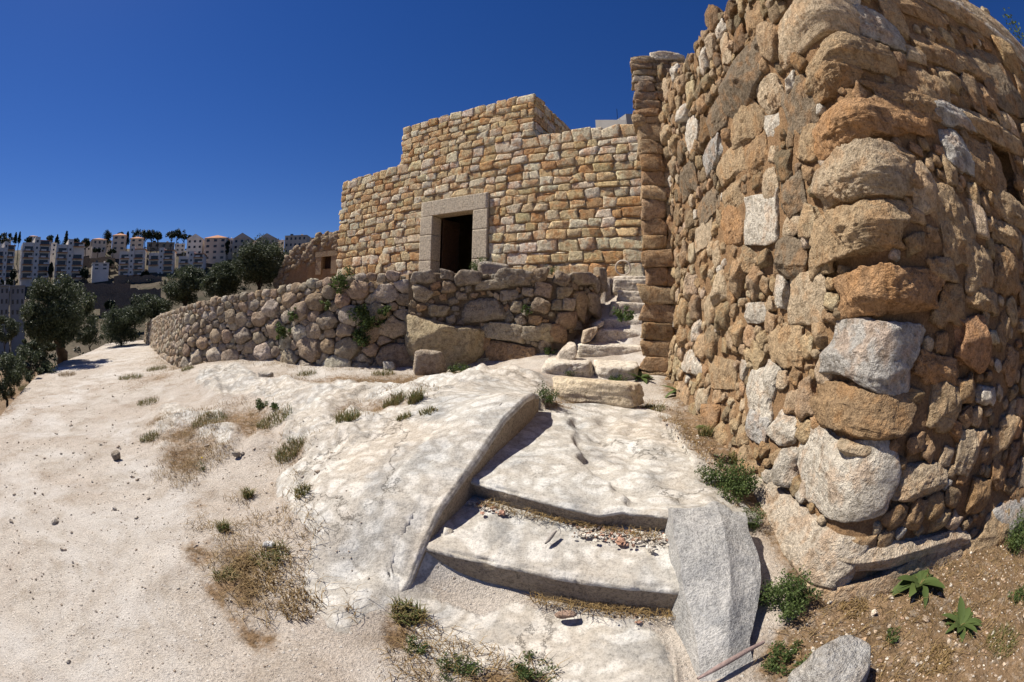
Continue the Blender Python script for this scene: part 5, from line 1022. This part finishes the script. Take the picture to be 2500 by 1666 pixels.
# ------------------------------------------------------------------ small plants
def mesh_z(x, y):
    """height of the built ground sheet"""
    x = np.atleast_1d(np.asarray(x, float)); y = np.atleast_1d(np.asarray(y, float)); a = np.interp(np.arctan2(x, y), azs, np.arange(len(azs))); d = np.interp(np.log(np.hypot(x, y)), np.log(ds), np.arange(len(ds)))
    i, j = np.floor(d).astype(int).clip(0, len(ds) - 2), np.floor(a).astype(int).clip(0, len(azs) - 2); fi, fj = d - i, a - j
    return gz[i, j] * (1 - fi) * (1 - fj) + gz[i + 1, j] * fi * (1 - fj) + gz[i, j + 1] * (1 - fi) * fj + gz[i + 1, j + 1] * fi * fj
def spot(x, y, z=None):
    if z is not None: return at(x, y, z)
    d = ray(x, y); P = np.array([0, 0, EYE]) + d * np.geomspace(.8, 60, 1600)[:, None]; h = P[:, 2] < mesh_z(P[:, 0], P[:, 1]); return P[np.argmax(h)]
def blades(P, h, w, r, lean=.5, curl=.4):
    n = len(P); a = r.uniform(0, 2 * math.pi, n); d = np.stack([np.cos(a), np.sin(a), np.zeros(n)], -1); s_ = np.stack([-np.sin(a), np.cos(a), np.zeros(n)], -1); h = h * r.uniform(.45, 1.2, (n, 1)); ln = lean * r.uniform(.2, 1.3, (n, 1)); up = np.array([0, 0, 1.])
    m = P + (d * ln * .5 + up * .62) * h; t = P + (d * (ln + curl * r.random((n, 1))) + up * .95 * (1 - .4 * ln.clip(0, 1))) * h
    V = np.stack([P - s_ * w, P + s_ * w, m + s_ * w * .8, m - s_ * w * .8, t], 1).reshape(-1, 3); i = np.arange(n) * 5
    return V, [np.stack([i, i + 1, i + 2, i + 3], -1), np.stack([i + 3, i + 2, i + 4], -1)], np.repeat(np.clip(r.normal(.5, .28, n), 0, 1), 5)[:, None] * np.ones(3)
def put(name, v, fs, t, mat, label, cat, base, group=None):
    o = link(name, mesh(name, v - base, fs, t, False), MAT[mat]); o.location = tuple(base); return tag(o, label, cat, group)
def tuft(x, y, rad, h, n, label, mat='leaf', z=None, seed=None, w=.0035, lean=.6, dry=0):
    b = spot(x, y, z); r = np.random.default_rng(int(x * 7 + y)); a = r.uniform(0, 6.283, n); q = rad * np.sqrt(r.random(n)); P = np.stack([b[0] + q * np.cos(a), b[1] + q * np.sin(a), np.full(n, b[2])], -1)
    if z is None: P[:, 2] = mesh_z(P[:, 0], P[:, 1]) - .01
    v, fs, t = blades(P, h, w, r, lean); put('grass_tuft', v, fs, t, 'grass' if mat == 'leaf' else mat, label, 'grass tuft', b)
def weed(x, y, rad, h, n, label, leaf=.022, z=None, mat='leaf', name='weed', base=None, nst=14):
    """low leafy plant: thin stems carrying small leaves"""
    b = spot(x, y, z) if base is None else np.array(base, float); r = np.random.default_rng(int(x * 5 + y * 3)); C = []; S_ = []
    for i in range(nst):
        a = r.uniform(0, 6.283); q = rad * math.sqrt(r.random()); e = b + np.array([q * math.cos(a), q * math.sin(a), h * r.uniform(.45, 1.05) * (1 - .45 * (q / rad) ** 2)]); st = b + np.array([q * .4 * math.cos(a), q * .4 * math.sin(a), -.01]); S_.append(tube([st, (st + e) / 2 + [0, 0, .1 * h], e], [.002, .0018, .001], 4))
        for t_ in (.3, .55, .8, 1.0): C.append(st + (e - st) * t_ + r.normal(0, .06 * rad, 3))
    C = np.array(C); v, f, t = leaf_cloud(C, np.full(len(C), max(rad, h) * .22), n, leaf, r, .8, .55, .5); e = empty(name, b, label, 'weed'); part('foliage', v, f, MAT[mat], e, t, False)
    v, f, _ = join(S_); part('stems', v, f, MAT['leaf'], e, np.full((len(v), 3), .3), False); return e
def leaf_blade(L, Wd, droop):
    k = 9; s_ = np.linspace(0, 1, k); wd = Wd * np.sin(np.pi * np.clip(s_ * .93 + .06, 0, 1)) ** .8; z = L * (.45 * s_ - droop * s_ ** 2); x = L * s_ * .9
    V = np.concatenate([np.stack([x, -wd, z + wd * .35], -1), np.stack([x, np.zeros(k), z], -1), np.stack([x, wd, z + wd * .35], -1)]); i = np.arange(k - 1); F = np.concatenate([np.stack([i, i + 1, i + k + 1, i + k], -1), np.stack([i + k, i + k + 1, i + 2 * k + 1, i + 2 * k], -1)]); return V, F
def rosette(x, y, L, n, label, z=None):
    b = spot(x, y, z); r = np.random.default_rng(int(x + y)); e = empty('broad_leaf_plant', b, label, 'plant')
    for i in range(n):
        v, f = leaf_blade(L * r.uniform(.6, 1.1), L * r.uniform(.11, .17), r.uniform(.0, .75)); a = i * 2.4 + r.normal(0, .2); c, s_ = math.cos(a), math.sin(a); v = np.stack([v[:, 0] * c - v[:, 1] * s_, v[:, 0] * s_ + v[:, 1] * c, v[:, 2] + .01], -1) + b
        part('leaf', v, f, MAT['leaf'], e, np.full((len(v), 3), r.uniform(.35, .8)))
rosette(2110, 1345, .27, 20, 'broad leaved rosette growing at the tower foot'); rosette(2205, 1440, .21, 20, 'broad leaved rosette on the brown soil, away from the tower'); rosette(1565, 905, .30, 12, 'broad leaved plant against the tower near the loose step block'); rosette(1472, 872, .28, 14, 'dark broad leaved plant at the pier foot beside the lowest stair')
rosette(1612, 985, .10, 7, 'small leafy plant where the tower wall meets the landing')
weed(1665, 1135, .22, .27, 4500, 'large green weed clump between the landing and the tower', .02, nst=30); weed(1725, 1215, .11, .18, 1100, 'feathery green weed at the back edge of the grey slab', .013); weed(1800, 1395, .2, .22, 3600, 'sprawling weed under the tower corner foundation stone', .018, nst=26)
weed(1805, 1525, .14, .10, 1500, 'low weed mat right of the grey slab foot', .016); weed(2045, 1470, .06, .08, 380, 'small weed on the brown soil between rock and rosettes', .016); weed(2335, 1260, .2, .3, 2600, 'green weeds at the right picture edge against the tower', .02); weed(2335, 1390, .12, .10, 700, 'low weeds at the right picture edge on the soil', .018)
weed(1215, 1548, .14, .08, 1200, 'green weed mat below the lowest slab, middle of the picture bottom', .014); weed(1050, 1550, .13, .08, 1000, 'green weed mat left at the lower slab edge', .014); weed(955, 1495, .07, .09, 450, 'weed at the lower left corner of the slab', .014)
weed(1315, 860, .22, .10, 900, 'spreading weed in front of the lowest stair slab', .022); weed(1418, 876, .16, .09, 700, 'weed in front of the right half of the lowest stair slab', .022); weed(1540, 850, .12, .55, 500, 'tall thin flowering weed by the pier foot', .035, nst=9)
weed(1255, 925, .12, .22, 700, 'weed clump at the left end of the loose step block', .022); weed(1265, 815, .12, .14, 400, 'dark weed where the mortared wall meets the kerb stone', .03); weed(1050, 855, .25, .16, 900, 'weed growing before the yellowish boulder', .03); weed(1440, 735, .12, .12, 300, 'weed on the stairs halfway up', .03, z=1.55); weed(1405, 690, .16, .22, 500, 'weed tuft beside the upper stairs', .03, z=2.0)
p_ = FH.map(np.array([DR + .1]), np.array([2.5]), np.array([.45]))[0]; weed(1105, 620, .34, .42, 1800, 'bright green bush in front of the doorway', .035, base=p_, nst=26); p_ = FH.map(np.array([HL - 2.2]), np.array([2.48]), np.array([.35]))[0]; weed(1330, 640, .3, .16, 700, 'grass and weeds at the house foot right of the door', .03, base=p_)
weed(600, 940, .12, .14, 500, 'round green weed on the brown patch below the wall', .03); weed(632, 942, .08, .10, 260, 'smaller green weed beside the round one', .03); weed(1565, 880, .1, .3, 300, 'dark nettle stalk at the tower foot by the pier', .035)
def wall_plant(face, x, y, n, rad, label, u=None, leaf=.05):
    u, v = face.uv(x, y) if u is None else u; b = face.map(np.array([u]), np.array([v]), np.array([.10]))[0]; r = np.random.default_rng(int(x)); C = b + r.normal(0, 1, (14, 3)) * [rad * .5, rad * .3, rad * .42]; vv, f, t = leaf_cloud(C, np.full(14, rad * .36), n, leaf, r, 1, .7); e = empty('wall_weed', b, label, 'weed'); part('foliage', vv, f, MAT['leaf'], e, t, False)
    v2, f2 = tube([b - [0, -.15, .1], b, C[0]], [.006, .005, .003], 5); part('stems', v2, f2, MAT['leaf'], e, np.full((len(v2), 3), .2), False)
def wu_(px): 
    A = np.arctan2(FD.x, FD.y); k0 = np.argmax(FD.u > FD.len - 9); i = k0 + np.argmin(np.abs(A[k0:] - math.atan2(*ray(px, 740)[:2]))); return FD.u[i], math.hypot(FD.x[i], FD.y[i])
def wuv(px, py): u, D = wu_(px); d = ray(px, py); return u, EYE + D * d[2] / math.hypot(d[0], d[1])
for (px, py, n, rad, lab, lf) in ((838, 735, 1500, .36, 'leafy green creeper hanging in the dry stone wall', .055), (825, 712, 300, .14, 'small creeper above the leafy one in the dry wall', .05), (672, 720, 350, .16, 'green weed rooted high in the dry wall joints', .05), (652, 760, 400, .18, 'green weed low in the dry wall left of the big stones', .05), (745, 700, 220, .12, 'tiny weed in the upper dry wall joints', .04), (775, 640, 500, .25, 'green moss like weed at the wall top by the house corner', .05), (880, 712, 250, .12, 'small weed right of the leafy creeper', .045)):
    wall_plant(FD, px, py, n, rad, lab, wuv(px, py), lf)
wall_plant(FM, 1213, 712, 160, .09, 'single sprig growing from the mortared wall', None, .035)
for (x, y, rad, h, n, lab, mt) in ((905, 930, .12, .12, 260, 'green grass tuft on the bedrock left of its taller neighbour', 'leaf'), (955, 922, .08, .14, 220, 'spiky green tuft on the bedrock, right of the wide one', 'leaf'), (800, 965, .14, .10, 300, 'dull grass strip along the small soil hollow', 'leaf'), (928, 962, .07, .07, 120, 'tiny dull tuft under the green tufts', 'leaf'), (985, 948, .09, .06, 140, 'thin grass at the edge of the upper rock', 'leaf'),
        (665, 1040, .16, .09, 420, 'wide grass clump on the rock above the white tuft stone', 'leaf'), (695, 1132, .07, .08, 140, 'sparse tuft alone on the smooth rock', 'leaf'), (570, 1142, .05, .10, 150, 'small dark leafy tuft beside the path', 'leaf'), (515, 1218, .05, .10, 140, 'dark tuft on the chalky slope near the path', 'leaf'), (625, 1285, .13, .09, 240, 'grass clump holding the bright white stone', 'leaf'), (520, 1325, .09, .06, 180, 'faded tuft at the path edge', 'leaf'),
        (940, 1418, .09, .09, 320, 'dense tuft at the left edge of the lowest slab', 'leaf'), (600, 1345, .12, .07, 140, 'dry straw clump below the white stone', 'straw'), (690, 1395, .14, .07, 180, 'golden dry grass clump left of the ledge foot', 'straw'), (560, 1300, .10, .06, 200, 'straw coloured grass left of the white stone', 'straw'), (345, 1010, .16, .09, 300, 'green rim grass at the left end of the brown patch', 'leaf'), (480, 965, .3, .09, 500, 'grass along the upper rim of the brown patch', 'leaf'), (630, 970, .25, .10, 420, 'grass at the right end of the brown patch', 'leaf'),
        (340, 925, .25, .10, 260, 'grass by the path corner of the bedrock', 'leaf'), (300, 870, .4, .14, 400, 'grass verge between path and dry wall', 'leaf'), (360, 850, .35, .14, 350, 'grass at the foot of the small stones in the dry wall', 'leaf'), (430, 850, .2, .12, 220, 'grass tuft under the white upright wall stone', 'leaf'), (20, 910, .7, .3, 1600, 'dry yellow grass at the path edge on the far left', 'straw'), (55, 893, .6, .25, 900, 'green grass mixed in at the left path edge', 'leaf'), (155, 862, .35, .15, 250, 'faded grass beside the olive shade', 'straw'),
        (1620, 1000, .07, .12, 160, 'grass blades at the tower foot on the landing', 'leaf'), (1500, 940, .16, .07, 300, 'low grass right of the loose step block', 'leaf'), (1690, 1060, .07, .10, 180, 'grass behind the large weed clump', 'leaf'), (880, 860, .22, .10, 220, 'grass before the white stone under the wall', 'leaf'), (705, 862, .2, .10, 200, 'grass under the big rounded wall stones', 'leaf'), (2300, 1480, .14, .06, 320, 'short grass on the soil at the lower right', 'leaf'), (2150, 1520, .12, .05, 260, 'thin dry grass on the soil near the bottom edge', 'straw'), (1960, 1400, .10, .05, 220, 'dry grass under the tower base block', 'straw')):
    tuft(x, y, rad, h, n, lab, mt)
b = spot(462, 1082); weed(462, 1082, .05, .12, 90, 'thin plant with a yellow flower beside the path', .02, nst=5); v, f = rock((.011, .011, .006), 2, 5); o = part('flower', v + spot(468, 1075) + [0, 0, .11], f, flat_mat('yellow_petals', (.75, .55, .03), .7, .1, 5, 0), bpy.data.objects[[o_.name for o_ in bpy.data.objects if o_.get('label') == 'thin plant with a yellow flower beside the path'][0]])
b = atd(2335, 70, 5.2); o = weed(2336, 95, .12, .45, 90, 'leafy sprig growing on top of the tower at the right edge', .05, base=(b[0], b[1], b[2] - .2), nst=4)

# ------------------------------------------------------------------ loose straw, gravel and rubble
r_ = np.random.default_rng(77)
def poly_pts(P, n, r):
    P = np.asarray(P); lo, hi = P.min(0), P.max(0); q = r.uniform(lo, hi, (n * 6, 2)); q = q[in_poly(q[:, 0] + r.normal(0, .05, len(q)), q[:, 1] + r.normal(0, .05, len(q)), P)]; return q[:n]
Q = [poly_pts(P_, n, r_) for P_, n in zip(PATCHES, (300, 160, 1300, 900, 700))] + [poly_pts(W((480, 1290, 0), (560, 1250, .05), (700, 1290, .1), (740, 1370, .05), (690, 1430, 0), (560, 1390, 0)), 330, r_), poly_pts(W((360, 1090, 0), (480, 1030, .05), (560, 1040, .1), (470, 1085, .03), (420, 1130, 0)), 600, r_), poly_pts([(1.2, 1.2), (1.7, 1.6), (4, .9), (4, 0), (1.4, .5)], 1800, r_), poly_pts(W((900, 1440, 0), (940, 1400, 0), (1300, 1540, 0), (900, 1560, 0)), 500, r_), poly_pts([(1.35, 2.3), (1.75, 2.6), (1.9, 4.4), (1.6, 4.5), (1.55, 3)], 500, r_), poly_pts([(.2, 4.3), (.45, 5.4), (1.9, 5.2), (2.1, 4.6), (1.2, 4.75), (.5, 4.6)], 700, r_)]
sm = poly_pts([(-4.4, 3.3), (-2.5, 2.2), (-1.7, 1.6), (-.9, 1.3), (-.75, 1.8), (-1.2, 2.4), (-1.9, 3.3), (-3.0, 4.3), (-4.6, 4.9), (-5.6, 4.6)], 9000, r_); sm = sm[fbm(np.c_[sm * 2.2, sm[:, 0] * 0], 4, 91) > .12 + .25 * r_.random(len(sm))]; Q.append(sm)
wf = np.array([FD.map(np.array([u_]), np.array([0.]), np.array([.12 + abs(r_.normal(0, .22))]))[0][:2] for u_ in r_.uniform(FD.len - 11, FD.len, 1500)]); Q.append(wf)
Q = np.vstack(Q); P = np.c_[Q, mesh_z(Q[:, 0], Q[:, 1])]; inplat = in_poly(Q[:, 0], Q[:, 1], CUT); P[inplat, 2] = np.interp(P[inplat, 1], [2.3, 4.8], [.43, .57])
v, fs, t = blades(P + [0, 0, .003], .055, .0022, r_, 1.6, 1.2); o = link('dead_grass', mesh('dead_grass', v, fs, t, False), MAT['straw']); tag(o, 'dry straw and dead grass strewn over the soil patches', 'dead grass', kind='stuff')
sl = []                                                 # litter along the inner corners of the hewn steps
for a, b, n in (((-.2, 2.74, .285), (.9, 2.23, .265), 420), ((.15, 2.02, .0), (.95, 1.74, 0), 420)):
    t = r_.random(n)[:, None]; sl.append(np.array(a) + (np.array(b) - np.array(a)) * t + np.c_[r_.normal(0, .015, n), -np.abs(r_.normal(0, .035, n)), np.full(n, .006)])
v, fs, t = blades(np.vstack(sl), .05, .002, r_, 1.8, 1.0); o = link('straw_litter', mesh('straw_litter', v, fs, t, False), MAT['straw']); tag(o, 'brown straw litter caught in the corners of the hewn steps', 'litter', kind='stuff')
def pebbles(P, size, r, pal, lv=1):
    d, f = ico(lv); n = len(P); k = len(d); R = r.normal(size=(n, 3)); ax = unit(R); an = r.uniform(0, 6.28, n); c, s_ = np.cos(an)[:, None, None], np.sin(an)[:, None, None]; D_2 = (d[None] * r.uniform(.55, 1.25, (n, k, 1)))
    dot = (D_2 * ax[:, None]).sum(-1, keepdims=True); rot = D_2 * c + np.cross(ax[:, None], D_2) * s_ + ax[:, None] * dot * (1 - c); V = (P[:, None] + rot * (size[:, None, None] * r.uniform(.6, 1.2, (n, 1, 3)) * [1, 1, .65])).reshape(-1, 3)
    F = (f[None] + (np.arange(n) * k)[:, None, None]).reshape(-1, 3); T_ = np.repeat(np.array(pal)[r.integers(len(pal), size=n)] * r.uniform(.75, 1.15, (n, 1)), k, 0); return V, F, T_
PB = [(.56, .48, .40), (.60, .55, .48), (.46, .39, .32), (.40, .34, .28), (.52, .42, .33)]
n = 6000; a = np.radians(r_.uniform(-80, 20, n)); d = np.exp(r_.uniform(math.log(.9), math.log(14), n)); x, y = d * np.sin(a), d * np.cos(a); ok = (in_poly(x, y, PATHP) | (in_poly(x, y, [(-4, 3.2), (-2, 1.6), (-.9, 1.2), (-.7, 1.9), (-1.2, 3.0), (-3, 5)]) & (r_.random(n) < .7)))
x, y, d = x[ok], y[ok], d[ok]; sz = .0018 * np.clip(d, 1, 5) * np.exp(r_.normal(0, .6, len(x))); v, f, t = pebbles(np.c_[x, y, mesh_z(x, y) + sz * .25], sz, r_, PB); o = link('gravel', mesh('gravel', v, f, t, False), MAT['step']); tag(o, 'loose gravel and chips scattered on the pale path', 'gravel', kind='stuff')
n = 3200; q = np.vstack([poly_pts([(1.25, 1.15), (1.7, 1.6), (5, .5), (5, -.4), (1.2, .3)], n, r_), poly_pts([(1.3, 2.3), (1.75, 2.6), (1.95, 4.4), (1.6, 4.5), (1.55, 3)], 500, r_), poly_pts([(.3, 4.3), (.45, 5.4), (1.9, 5.2), (2.1, 4.6), (1.2, 4.75), (.5, 4.6)], 500, r_)]); zq = mesh_z(q[:, 0], q[:, 1]); ip = in_poly(q[:, 0], q[:, 1], CUT); zq[ip] = np.interp(q[ip, 1], [2.3, 4.8], [.43, .565]); sz = .0065 * np.exp(r_.normal(0, .5, len(q)))
v, f, t = pebbles(np.c_[q, zq + sz * .3], sz, r_, [(.64, .55, .45), (.58, .45, .33), (.5, .34, .22), (.7, .64, .56), (.42, .28, .19)]); o = link('rubble', mesh('rubble', v, f, t, False), MAT['step']); tag(o, 'small stone chips littering the brown soil by the tower', 'rubble', kind='stuff')
sl = []
for a, b, n, sp in (((.42, 2.38, .272), (.97, 2.20, .262), 230, .05), ((-.27, 2.74, .287), (-.02, 2.62, .283), 60, .035), ((.55, 1.84, .0), (.75, 1.75, 0), 12, .04)):
    t = r_.random(n)[:, None]; sl.append(np.array(a) + (np.array(b) - np.array(a)) * t + np.c_[r_.normal(0, .02, n), r_.normal(-.02, sp, n), np.zeros(n)])
P = np.vstack(sl); sz = .010 * np.exp(r_.normal(0, .4, len(P))); v, f, t = pebbles(P + [0, 0, .006], sz, r_, [(.68, .62, .54), (.72, .67, .6), (.5, .3, .22)], 2); o = link('stone_chips', mesh('stone_chips', v, f, t, False), MAT['step']); tag(o, 'white stone chips heaped along the second hewn riser', 'stone chips', kind='stuff')
